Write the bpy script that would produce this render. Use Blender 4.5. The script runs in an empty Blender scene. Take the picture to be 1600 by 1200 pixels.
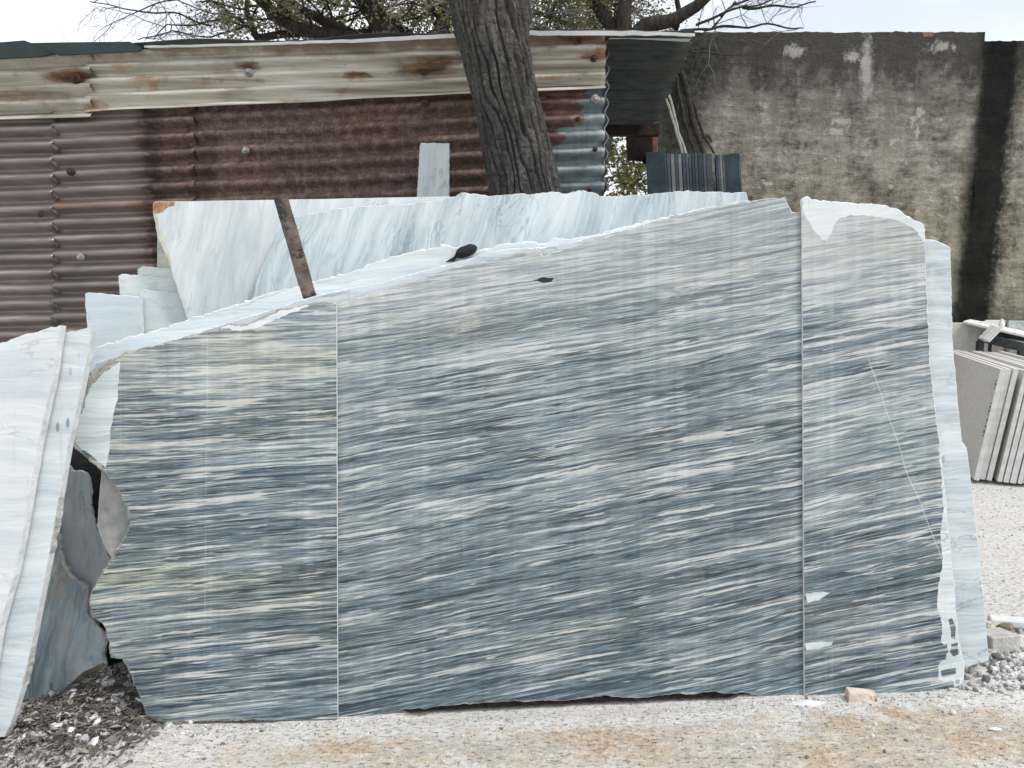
import bpy, math, random
from mathutils import Vector, Matrix, noise
from mathutils.geometry import delaunay_2d_cdt
R = math.radians
random.seed(7)
S = bpy.context.scene
COL = S.collection

# ------------------------------------------------------------------ camera
PITCH, CAMZ, FPX = R(7.0), 1.6, 1200.0
cam = bpy.data.objects.new('camera', bpy.data.cameras.new('camera'))
cam.data.sensor_width = 36; cam.data.lens = FPX / 1600 * 36
cam.data.clip_start = 0.05; cam.data.clip_end = 2000
cam.location = (0, 0, CAMZ); cam.rotation_euler = (R(90) - PITCH, 0, 0)
COL.objects.link(cam); S.camera = cam

# ------------------------------------------------------------------ light
SUN_EL, SUN_AZ = R(54), R(114)          # sun stands high on the right, raking along the walls
world = bpy.data.worlds.new('World'); S.world = world; world.use_nodes = True
wt = world.node_tree; wt.nodes.clear()
sky = wt.nodes.new('ShaderNodeTexSky'); sky.sky_type = 'NISHITA'; sky.sun_disc = False
sky.sun_elevation = SUN_EL; sky.sun_rotation = SUN_AZ
sky.air_density = 1.2; sky.dust_density = 2.0
wtc = wt.nodes.new('ShaderNodeTexCoord')
wn = wt.nodes.new('ShaderNodeTexNoise'); wn.inputs['Scale'].default_value = 2.2; wn.inputs['Detail'].default_value = 5
wmap = wt.nodes.new('ShaderNodeMapping'); wmap.inputs['Scale'].default_value = (1, 1, 2.4)
wmap.inputs['Location'].default_value = (0.35, 0.0, 0.1)
wt.links.new(wtc.outputs['Generated'], wmap.inputs['Vector']); wt.links.new(wmap.outputs[0], wn.inputs['Vector'])
wr = wt.nodes.new('ShaderNodeMapRange'); wr.interpolation_type = 'SMOOTHSTEP'
wr.inputs['From Min'].default_value = 0.36; wr.inputs['From Max'].default_value = 0.56
wr.inputs['To Min'].default_value = 0.55; wr.inputs['To Max'].default_value = 0.97
wt.links.new(wn.outputs['Fac'], wr.inputs['Value'])
wm = wt.nodes.new('ShaderNodeMix'); wm.data_type = 'RGBA'
wt.links.new(wr.outputs[0], wm.inputs[0]); wt.links.new(sky.outputs[0], wm.inputs[6])
wm.inputs[7].default_value = (7.6, 7.8, 8.1, 1)
bg = wt.nodes.new('ShaderNodeBackground'); bg.inputs['Strength'].default_value = 0.10
wo = wt.nodes.new('ShaderNodeOutputWorld')
wt.links.new(wm.outputs[2], bg.inputs['Color']); wt.links.new(bg.outputs[0], wo.inputs['Surface'])
sun = bpy.data.objects.new('sun', bpy.data.lights.new('sun', 'SUN'))
sun.data.energy = 1.5; sun.data.angle = R(10); sun.data.color = (1, 0.95, 0.87)
sd = Vector((math.sin(SUN_AZ) * math.cos(SUN_EL), math.cos(SUN_AZ) * math.cos(SUN_EL), math.sin(SUN_EL)))
sun.rotation_euler = sd.to_track_quat('Z', 'Y').to_euler(); sun.location = sd * 30
COL.objects.link(sun)
S.view_settings.view_transform = 'Standard'; S.view_settings.look = 'None'
S.view_settings.exposure = 0.66; S.view_settings.gamma = 1.0; S.view_settings.use_curve_mapping = False

# ------------------------------------------------------------------ pixel -> world
CF = Vector((0, math.cos(PITCH), -math.sin(PITCH))); CU = Vector((0, math.sin(PITCH), math.cos(PITCH)))
CO = Vector((0, 0, CAMZ))
def ray(px, py): return CF + Vector((1, 0, 0)) * ((px - 800) / FPX) + CU * ((600 - py) / FPX)
def onplane(px, py, P, N):
    d = ray(px, py); return CO + d * ((P - CO).dot(N) / d.dot(N))
def W(px, py, Y): return onplane(px, py, Vector((0, Y, 0)), Vector((0, 1, 0)))
def G(px, py): return onplane(px, py, Vector((0, 0, 0)), Vector((0, 0, 1)))
def nz(x, y=0., z=0.): return noise.noise(Vector((x, y, z)))
def fbm(x, y=0., z=0., o=4): return noise.fractal(Vector((x, y, z)), 1.0, 2.0, o)

# ------------------------------------------------------------------ objects
def tag(o, label=None, cat=None, group=None, kind=None):
    if label:
        o['label'] = label
        if not kind: kind = 'thing'
    if cat: o['category'] = cat
    if group: o['group'] = group
    if kind: o['kind'] = kind
    return o
def mesh_obj(name, V, F, mats, parent=None, loc=None, matrix=None, smooth=False, mi=None, data=None):
    """V in world space unless matrix given (then local). loc = origin of the object."""
    if data is None:
        if loc is not None: V = [Vector(v) - Vector(loc) for v in V]
        data = bpy.data.meshes.new(name); data.from_pydata([tuple(v) for v in V], [], F)
        for m in (mats if isinstance(mats, (list, tuple)) else [mats]): data.materials.append(m)
        if mi: data.polygons.foreach_set('material_index', mi)
        if smooth: data.polygons.foreach_set('use_smooth', [True] * len(data.polygons))
        data.update()
    o = bpy.data.objects.new(name, data); COL.objects.link(o)
    if matrix is not None: o.matrix_world = matrix
    elif parent is not None: o.parent = parent
    elif loc is not None: o.location = loc
    return o
def empty(name, loc):
    o = bpy.data.objects.new(name, None); COL.objects.link(o); o.location = loc; o.empty_display_size = 0.1; return o
def part(name, V, F, mats, root, smooth=False, mi=None):
    """V in world space; part of root (an Empty without rotation)."""
    L = Vector(root.location); V = [Vector(v) - L for v in V]
    return mesh_obj(name, V, F, mats, parent=root, smooth=smooth, mi=mi)
def tube(V, F, pts, rad, n=8, cap=True, tw=0.0):
    pts = [Vector(p) for p in pts]; b0 = len(V); up = None
    for i, p in enumerate(pts):
        t = (pts[min(i + 1, len(pts) - 1)] - pts[max(i - 1, 0)])
        t = t.normalized() if t.length > 1e-9 else Vector((0, 0, 1))
        if up is None: up = Vector((1, 0, 0)) if abs(t.x) < .8 else Vector((0, 1, 0))
        a = (up - t * up.dot(t)).normalized(); b = t.cross(a); up = a
        r = rad[i] if isinstance(rad, (list, tuple)) else rad
        for k in range(n):
            q = 2 * math.pi * k / n + tw * i; V.append(p + (a * math.cos(q) + b * math.sin(q)) * r)
    for i in range(len(pts) - 1):
        for k in range(n):
            k2 = (k + 1) % n; F.append((b0 + i*n + k, b0 + i*n + k2, b0 + (i+1)*n + k2, b0 + (i+1)*n + k))
    if cap:
        F.append(tuple(b0 + k for k in reversed(range(n)))); e = b0 + (len(pts) - 1) * n; F.append(tuple(e + k for k in range(n)))
def boxm(V, F, M, sx, sy, sz, bev=0.0):
    """box centred at M origin in x,y; z from 0..sz, light bevel on all edges"""
    b0 = len(V); b = bev
    hx, hy = sx/2, sy/2
    if b <= 0:
        P = [(-hx,-hy,0),(hx,-hy,0),(hx,hy,0),(-hx,hy,0),(-hx,-hy,sz),(hx,-hy,sz),(hx,hy,sz),(-hx,hy,sz)]
        V.extend(M @ Vector(p) for p in P)
        for f in [(0,3,2,1),(4,5,6,7),(0,1,5,4),(1,2,6,5),(2,3,7,6),(3,0,4,7)]: F.append(tuple(b0+i for i in f))
        return
    rings = [(b, 0), (0, b), (0, sz-b), (b, sz)]
    for ins, z in rings:
        x, y = hx-ins, hy-ins
        c = b*0.7
        for p in [(-x+c,-y),(x-c,-y),(x,-y+c),(x,y-c),(x-c,y),(-x+c,y),(-x,y-c),(-x,-y+c)]: V.append(M @ Vector((p[0],p[1],z)))
    for i in range(3):
        for k in range(8): F.append((b0+i*8+k, b0+i*8+(k+1)%8, b0+(i+1)*8+(k+1)%8, b0+(i+1)*8+k))
    F.append(tuple(b0+k for k in reversed(range(8)))); F.append(tuple(b0+24+k for k in range(8)))

# ------------------------------------------------------------------ node helpers
class Mat:
    def __init__(s, name, rough=0.6, spec=0.5):
        s.m = bpy.data.materials.new(name); s.m.use_nodes = True; s.nt = s.m.node_tree
        s.b = s.nt.nodes['Principled BSDF']; s.b.inputs['Roughness'].default_value = rough
        s.b.inputs['Specular IOR Level'].default_value = spec
        s.tc = s.nt.nodes.new('ShaderNodeTexCoord'); s.P = s.tc.outputs['Object']
        sp = s.nd('ShaderNodeSeparateXYZ'); s.link(s.P, sp.inputs[0]); s.x, s.y, s.z = sp.outputs
    def nd(s, t, **p):
        n = s.nt.nodes.new(t)
        for k, v in p.items(): setattr(n, k, v)
        return n
    def link(s, a, b):
        if isinstance(a, bpy.types.NodeSocket): s.nt.links.new(a, b)
        elif isinstance(a, (tuple, list)) and len(a) == 3 and b.type == 'RGBA': b.default_value = (*a, 1)
        else: b.default_value = a
    def math(s, op, a, b=0.0, c=None, clamp=False):
        n = s.nd('ShaderNodeMath', operation=op, use_clamp=clamp); s.link(a, n.inputs[0]); s.link(b, n.inputs[1])
        if c is not None: s.link(c, n.inputs[2])
        return n.outputs[0]
    def add(s, a, b): return s.math('ADD', a, b)
    def sub(s, a, b): return s.math('SUBTRACT', a, b)
    def mul(s, a, b): return s.math('MULTIPLY', a, b)
    def vec(s, x, y, z):
        n = s.nd('ShaderNodeCombineXYZ'); s.link(x, n.inputs[0]); s.link(y, n.inputs[1]); s.link(z, n.inputs[2]); return n.outputs[0]
    def scale(s, v, sc, off=(0, 0, 0)):
        n = s.nd('ShaderNodeMapping'); s.link(v, n.inputs[0]); n.inputs['Scale'].default_value = sc if isinstance(sc, tuple) else (sc,)*3
        n.inputs['Location'].default_value = off; return n.outputs[0]
    def noise(s, v, sc=1.0, det=4, ro=0.55, dist=0.0, off=None):
        if off is not None: v = s.scale(v, 1.0, off)
        n = s.nd('ShaderNodeTexNoise'); s.link(v, n.inputs['Vector']); n.inputs['Scale'].default_value = sc
        n.inputs['Detail'].default_value = det; n.inputs['Roughness'].default_value = ro; n.inputs['Distortion'].default_value = dist
        return n.outputs['Fac']
    def voro(s, v, sc, feat='F1', out='Distance', rnd=1.0):
        n = s.nd('ShaderNodeTexVoronoi', feature=feat); s.link(v, n.inputs['Vector']); n.inputs['Scale'].default_value = sc
        n.inputs['Randomness'].default_value = rnd; return n.outputs[out]
    def step(s, v, lo, hi, a=0.0, b=1.0):
        n = s.nd('ShaderNodeMapRange', interpolation_type='SMOOTHSTEP'); s.link(v, n.inputs[0])
        for i, q in enumerate((lo, hi, a, b)): s.link(q, n.inputs[i+1])
        return n.outputs[0]
    def mix(s, f, a, b, mode='MIX'):
        n = s.nd('ShaderNodeMix', data_type='RGBA', blend_type=mode); s.link(f, n.inputs[0]); s.link(a, n.inputs[6]); s.link(b, n.inputs[7])
        return n.outputs[2]
    def ramp(s, f, st):
        n = s.nd('ShaderNodeValToRGB'); s.link(f, n.inputs[0]); e = n.color_ramp.elements
        while len(e) < len(st): e.new(0.5)
        for i, (p, c) in enumerate(st): e[i].position = p; e[i].color = (*c, 1) if len(c) == 3 else c
        return n.outputs[0]
    def dist2(s, ax, az, sx=1.0, sz=1.0):
        a = s.mul(s.sub(s.x, ax), sx); b = s.mul(s.sub(s.z, az), sz)
        return s.math('SQRT', s.add(s.mul(a, a), s.mul(b, b)))
    def color(s, c): s.link(c, s.b.inputs['Base Color']); return s
    def rough(s, c): s.link(c, s.b.inputs['Roughness']); return s
    def bump(s, h, st=0.3, d=0.01):
        n = s.nd('ShaderNodeBump'); n.inputs['Strength'].default_value = st; n.inputs['Distance'].default_value = d
        s.link(h, n.inputs['Height']); s.link(n.outputs[0], s.b.inputs['Normal']); return s

def marble(name, slope, seed, con=1.0, haze=0.0, olive=0.0, curve=0.0, lines=(), scratch=None, bright=0.0):
    """streaked grey marble: long dark and white lenses along a gently rising grain"""
    m = Mat(name, 0.42, 0.45); o = (seed * 7.3, seed * 3.1, seed * 5.7)
    w1 = m.mul(m.sub(m.noise(m.scale(m.P, (0.7, 1, 1.2)), 1, 1, off=o), .5), 0.085)
    w2 = m.mul(m.sub(m.noise(m.scale(m.P, (3.0, 1, 6)), 1, 3, off=o), .5), 0.010)
    w3 = m.mul(m.sub(m.noise(m.scale(m.P, (14, 1, 30)), 1, 2, off=o), .5), 0.005)
    zz = m.add(m.add(m.sub(m.z, m.mul(m.x, slope)), m.add(w1, w2)), w3)
    if curve: zz = m.sub(zz, m.mul(m.mul(m.x, m.x), curve))
    V = m.vec(m.x, m.mul(m.y, 0.4), zz)
    def st(sx, sz, det, ro, k): return m.noise(m.scale(V, (sx, sx, sz), (o[0]+k, o[1], o[2]+k)), 1, det, ro)
    band = st(0.5, 9, 3, .5, 0)           # broad light and dark bands
    mid = st(2.2, 84, 5, .64, 3)
    fine = st(9, 210, 4, .68, 9)
    dk = st(2.1, 112, 4, .62, 17)
    wl = st(1.6, 50, 4, .58, 23)
    wl2 = st(5.5, 90, 3, .55, 31)
    # the block is paler towards its top bed
    top = m.step(m.add(zz, m.mul(m.sub(band, .5), 1.2)), 0.95, 1.75)
    t = m.add(m.add(m.mul(m.sub(mid, .5), 1.65*con), m.mul(m.sub(fine, .5), 1.5*con)), m.add(m.mul(m.sub(band, .5), .5), m.mul(top, .15)))
    t = m.add(m.add(t, 0.455 + bright), m.mul(m.sub(m.z, 1.0), .11))
    c = m.ramp(t, [(0.0, (.016, .034, .047)), (.22, (.052, .086, .112)), (.45, (.150, .203, .240)), (.66, (.30, .355, .375)), (.92, (.54, .585, .58))])
    dm = m.mul(m.step(m.add(dk, m.mul(m.sub(fine, .5), .16)), .575, .625), m.sub(1.0, m.mul(top, .72)))
    dm = m.mul(dm, m.step(band, .62, .40, .25, 1.0))
    c = m.mix(m.mul(dm, .85), c, (.025, .037, .048))
    wm_ = m.step(m.add(wl, m.mul(m.sub(fine, .5), .08)), .598, .632)
    c = m.mix(m.mul(wm_, .80), c, (.58, .61, .60))
    wm2 = m.step(m.add(wl2, m.mul(m.sub(fine, .5), .12)), .638, .675)
    c = m.mix(m.mul(wm2, .72), c, (.55, .57, .55))
    # separate lens-shaped inclusions, white and black
    def lens(sx, sz, k, lo, hi, r0, r1, edge):
        q = m.add(zz, m.mul(m.sub(m.noise(m.scale(m.P, (9, 1, 24), (k, 0, k)), 1, 3), .5), .022))
        v = m.nd('ShaderNodeTexVoronoi', feature='F1'); m.link(m.scale(m.vec(m.add(m.x, m.mul(m.sub(fine, .5), .05)), 0.0, q), (sx, 1, sz), (o[0]+k, 0, k*1.7)), v.inputs['Vector']); v.inputs['Scale'].default_value = 1
        cs = m.nd('ShaderNodeSeparateColor'); m.link(v.outputs['Color'], cs.inputs[0])
        rad = m.add(r0, m.mul(cs.outputs[1], r1)); d = m.add(v.outputs['Distance'], m.mul(m.sub(m.noise(m.scale(V, (16, 1, 90), (k, 3, 1)), 1, 3), .5), .30))
        return m.mul(m.math('SUBTRACT', 1.0, m.step(m.sub(d, rad), -edge, edge)), m.step(cs.outputs[0], lo, hi))
    c = m.mix(m.mul(lens(2.4, 54, 3.1, .80, .84, .08, .28, .05), .75), c, (.58, .61, .58))
    c = m.mix(m.mul(lens(.48, 32, 21.3, .70, .74, .05, .24, .05), .78), c, m.ramp(fine, [(.38, (.40, .44, .44)), (.55, (.60, .62, .59))]))
    c = m.mix(m.mul(lens(.5, 42, 33.7, .68, .72, .05, .24, .06), m.mul(m.sub(1.0, m.mul(top, .5)), .75)), c, m.ramp(fine, [(.42, (.022, .036, .044)), (.62, (.085, .12, .14))]))
    c = m.mix(m.mul(lens(3.8, 78, 8.7, .78, .82, .08, .28, .05), .75), c, (.55, .58, .57))
    bl = m.mul(lens(3.2, 92, 14.9, .64, .68, .06, .30, .05), m.sub(1.0, m.mul(top, .6)))
    c = m.mix(m.mul(bl, .85), c, (.018, .030, .038))
    # cloudy white blotches near the upper bed
    cl = m.add(m.noise(m.scale(m.vec(m.x, 0.0, zz), (3.2, 1, 6.5), (o[0]+3, 0, 6)), 1, 5, .66), m.mul(m.sub(fine, .5), .10))
    c = m.mix(m.mul(m.mul(m.step(cl, .56, .68), m.step(m.z, 1.15, 1.65)), .62), c, (.58, .62, .62))
    # hair-thin black fissures along the grain
    hv = m.math('ABSOLUTE', m.sub(st(.6, 26, 3, .5, 41), .5))
    hb = m.mul(m.step(hv, .004, .016, 1, 0), m.step(st(2.2, 9, 3, .5, 51), .46, .54))
    c = m.mix(m.mul(m.mul(hb, m.sub(1.0, m.mul(top, .5))), .85), c, (.018, .028, .034))
    hw = m.math('ABSOLUTE', m.sub(st(.6, 26, 3, .5, 61), .5))
    c = m.mix(m.mul(m.mul(m.step(hw, .003, .014, 1, 0), m.step(st(2.0, 8, 3, .5, 71), .47, .55)), .75), c, (.56, .60, .59))
    hz_ = m.mul(m.step(m.add(m.z, m.mul(m.sub(m.noise(m.scale(m.P, (1.6, 1, 2.4), o), 1, 4), .5), 1.3)), 1.25, 1.95), .34 + haze)
    c = m.mix(hz_, c, (.40, .445, .455))
    # olive and ochre staining
    ol = m.mul(m.step(m.noise(m.scale(V, (.8, 1, 3.4), (o[0]+5, 2, 1)), 1, 4), .51, .66), .26 + olive)
    c = m.mix(ol, c, m.mix(1.0, c, (.92, .86, .62), 'MULTIPLY'))
    if olive:
        ed = m.mul(m.step(m.add(m.x, m.mul(m.sub(m.noise(m.scale(V, (1, 1, 12)), 1, 3), .5), 1.2)), .15, .75, 1, 0), olive)
        c = m.mix(ed, c, m.mix(1.0, c, (.95, .88, .62), 'MULTIPLY'))
    # faint upright saw marks and paler squares
    sw = m.noise(m.vec(m.mul(m.x, 26), 0.0, m.mul(m.z, .5)), 1, 4, .6)
    c = m.mix(1.0, c, m.ramp(sw, [(.3, (.88, .88, .88)), (.7, (1.10, 1.10, 1.10))]), 'MULTIPLY')
    ck = m.voro(m.vec(m.mul(m.x, 8.0), 0.0, m.mul(m.z, 7.0)), 1, rnd=.35, out='Color')
    ckv = m.nd('ShaderNodeSeparateColor'); m.link(ck, ckv.inputs[0])
    c = m.mix(m.mul(m.step(ckv.outputs[0], .72, .80), .05), c, (.52, .54, .50))
    for lx, tilt, al in lines:
        d = m.math('ABSOLUTE', m.sub(m.add(m.x, m.mul(m.z, tilt)), lx))
        c = m.mix(m.mul(m.mul(m.step(d, .0010, .0028, 1, 0), m.step(m.noise(m.scale(m.P, (1, 1, 2.2), (lx*9, 0, 0)), 1, 4, .7), .42, .62)), al), c, (.60, .62, .60))
    if scratch:
        (x1, z1, x2, z2) = scratch; L = math.hypot(x2-x1, z2-z1); nx, nzz = -(z2-z1)/L, (x2-x1)/L
        q = m.add(m.mul(m.sub(m.x, x1), nx), m.mul(m.sub(m.z, z1), nzz))
        d = m.math('ABSOLUTE', m.add(q, m.mul(m.sub(m.noise(m.P, 3, 2), .5), .05)))
        ins = m.mul(m.step(m.z, z2, z2+.02), m.step(m.z, z1-.05, z1, 1, 0))
        c = m.mix(m.mul(m.mul(m.step(d, .001, .0032, 1, 0), ins), .42), c, (.66, .68, .67))
    # splashes of slurry and pinholes
    sp = m.mul(m.step(m.noise(m.P, 60, 2), .76, .79), m.step(m.noise(m.P, 3, 2), .5, .6))
    c = m.mix(sp, c, (.62, .64, .64))
    m.color(c)
    m.rough(m.add(.34, m.mul(m.noise(m.scale(m.P, (3, 3, 9)), 1, 4), .22)))
    m.bump(m.add(fine, m.mul(m.noise(m.P, 160, 2), .5)), .10, .003)
    return m.m

def pale(name, col, dark, slope=0.03, seed=0, contrast=1.0, sx=1.3, sz=26, ang=None, stain=0.0, spots=0.0, rough=.55):
    """pale sawn marble with soft streaks; ang = grain turned to steep diagonal"""
    m = Mat(name, rough, .4); o = (seed*5.1, seed*2.3, seed*9.7)
    if ang is None: u, v = m.x, m.sub(m.z, m.mul(m.x, slope))
    else:
        ca, sa = math.cos(ang), math.sin(ang)
        u = m.add(m.mul(m.x, ca), m.mul(m.z, sa)); v = m.sub(m.mul(m.z, ca), m.mul(m.x, sa))
    v = m.add(v, m.mul(m.sub(m.noise(m.P, 1.8, 3, off=o), .5), .14))
    V = m.vec(u, 0.0, v)
    def st(a, b, det, k): return m.noise(m.scale(V, (a, a, b), (o[0]+k, 0, o[2]+k)), 1, det, .6)
    a = st(sx, sz, 5, 0); b = st(sx*.5, sz*.25, 3, 4); f = st(sx*4, sz*5, 3, 8)
    t = m.add(m.add(m.mul(m.sub(a, .5), 1.7*contrast), m.mul(m.sub(b, .5), 1.3*contrast)), m.add(m.mul(m.sub(f, .5), .8*contrast), .55))
    c = m.ramp(t, [(0.05, dark), (.42, tuple((d+2*k)/3 for d, k in zip(dark, col))), (.62, col), (.95, tuple(min(.82, k*1.16+.02) for k in col))])
    hv = m.math('ABSOLUTE', m.sub(st(sx*.8, sz*.6, 3, 15), .5))
    c = m.mix(m.mul(m.step(hv, 0, .02, 1, 0), .30*contrast), c, dark)
    cl = m.noise(m.P, 2.4, 4, off=o)
    c = m.mix(m.mul(m.step(cl, .55, .75), .35), c, tuple(k*q for k, q in zip(col, (1.02, .98, .86))))
    # wandering dark veinlets, dusty clouds, drips
    wp = m.mul(m.sub(m.noise(m.scale(m.P, 3.0, o), 1, 4, .6), .5), .9)
    vl = m.math('ABSOLUTE', m.sub(m.noise(m.vec(m.add(m.mul(u, 1.6), wp), 3.0, m.add(m.mul(v, 7), wp)), 1, 4, .6, off=(o[2], 0, o[0])), .5))
    vm = m.mul(m.step(vl, 0, .016, 1, 0), m.step(m.noise(m.scale(m.P, 2.3, (o[1], 4, 2)), 1, 2), .46, .60))
    c = m.mix(m.mul(vm, .55*contrast), c, tuple(k*.62 for k in dark))
    du = m.noise(m.scale(m.P, (5, 5, 3.2), o), 1, 6, .7)
    c = m.mix(m.mul(m.step(du, .50, .66), .38), c, (.70, .72, .72))
    dp = m.noise(m.vec(m.mul(m.x, 46), 0.0, m.mul(m.z, 2.6)), 1, 4, .7, off=o)
    c = m.mix(m.mul(m.mul(m.step(dp, .56, .70), m.step(du, .40, .54, 1, 0)), .28), c, tuple(k*.75 for k in dark))
    grit = m.mul(m.step(m.noise(m.P, 110, 3, .7), .66, .74), m.step(du, .42, .56))
    c = m.mix(m.mul(grit, .35), c, (.16, .17, .16))
    if stain:
        s_ = m.mul(m.step(m.noise(m.P, 3.1, 5, .65, off=(o[0]+9, 1, 4)), .60, .70), stain)
        c = m.mix(s_, c, (.36, .22, .09))
    if spots:
        vv = m.voro(m.scale(m.P, (22, 22, 9), o), 1)
        s_ = m.mul(m.step(vv, .12, .2, 1, 0), m.step(m.noise(m.P, 2.2, 2), .52, .6))
        c = m.mix(m.mul(s_, spots), c, tuple(k*.35 for k in dark))
    m.color(c); m.bump(m.add(f, m.noise(m.P, 90, 3)), .15, .003)
    return m.m

def plain(name, c1, c2, sc=8, rough=.8, bump=.4, det=6, spec=.3, bd=.01, c3=None):
    m = Mat(name, rough, spec); n = m.noise(m.P, sc, det, .62)
    c = m.ramp(n, [(.32, c1), (.66, c2)])
    if c3: c = m.mix(m.step(m.noise(m.P, sc*.45, 5, .7, off=(4, 8, 1)), .54, .62), c, c3)
    m.color(c); m.bump(m.add(n, m.noise(m.P, sc*6, 3)), bump, bd); return m.m

M_coat = pale('unpolished_marble_patch', (.62, .68, .70), (.30, .38, .41), .06, 3, .95, 1.2, 30, rough=.75)
M_coat_warm = pale('unpolished_marble_top', (.64, .685, .70), (.46, .53, .56), .12, 5, .7, 2, 20, rough=.8)
M_greyedge = plain('broken_marble_edge', (.20, .20, .18), (.48, .47, .43), 22, .85, .8)
M_edge = plain('sawn_marble_edge', (.50, .54, .57), (.72, .75, .77), 30, .7, .4)
M_edge_dirty = plain('dirty_marble_edge', (.25, .26, .25), (.62, .63, .60), 18, .8, .7)
M_slot = plain('dark_fissure', (.012, .016, .02), (.03, .04, .045), 20, .7, .3)

# ------------------------------------------------------------------ slabs
class Frame:
    def __init__(s, P, yaw, lean):
        s.P = Vector((P[0], P[1], 0)); s.ex = Vector((math.cos(yaw), math.sin(yaw), 0))
        n0 = Vector((-math.sin(yaw), math.cos(yaw), 0))
        s.ez = Vector((0, 0, 1)) * math.cos(lean) + n0 * math.sin(lean)
        s.ey = n0 * math.cos(lean) - Vector((0, 0, 1)) * math.sin(lean)
    def loc(s, px, py, y):
        p = onplane(px, py, s.P + s.ey * y, s.ey) - s.P; return (p.dot(s.ex), p.dot(s.ez))
    def world(s, x, y, z): return s.P + s.ex * x + s.ey * y + s.ez * z
    def matrix(s, x0=0, y0=0, z0=0):
        o = s.world(x0, y0, z0)
        return Matrix(((s.ex.x, s.ey.x, s.ez.x, o.x), (s.ex.y, s.ey.y, s.ez.y, o.y), (s.ex.z, s.ey.z, s.ez.z, o.z), (0, 0, 0, 1)))
def inside(p, poly):
    x, y = p; c = False; j = len(poly) - 1
    for i in range(len(poly)):
        xi, yi = poly[i]; xj, yj = poly[j]
        if (yi > y) != (yj > y) and x < (xj - xi) * (y - yi) / (yj - yi) + xi: c = not c
        j = i
    return c
def roughen(pts, amp, seg, flags, seed):
    out = []; rg = []; n = len(pts)
    for i in range(n):
        a, b = Vector(pts[i]), Vector(pts[(i+1) % n]); L = (b - a).length
        am = 0.0010 if flags[i] else amp; k = max(1, int(L / (seg * (3 if flags[i] else 1))))
        d = (b - a) / max(L, 1e-9); nr = Vector((d.y, -d.x))
        for j in range(k):
            t = j / k; p = a + (b - a) * t
            e = fbm(p.x*7 + seed*3.3, p.y*7, seed, 3) * am * .7 + fbm(p.x*40, p.y*40, seed, 4) * am * .9 + (abs(nz(p.x*22, p.y*22, seed+3))-.25) * am * .6
            fade = min(1, 6*min(t, 1 - t) + .25)
            p = p + nr * e * fade
            out.append((p.x, p.y)); rg.append(0 if flags[i] else 1)
    return out, rg
slabseed = [0]
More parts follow.
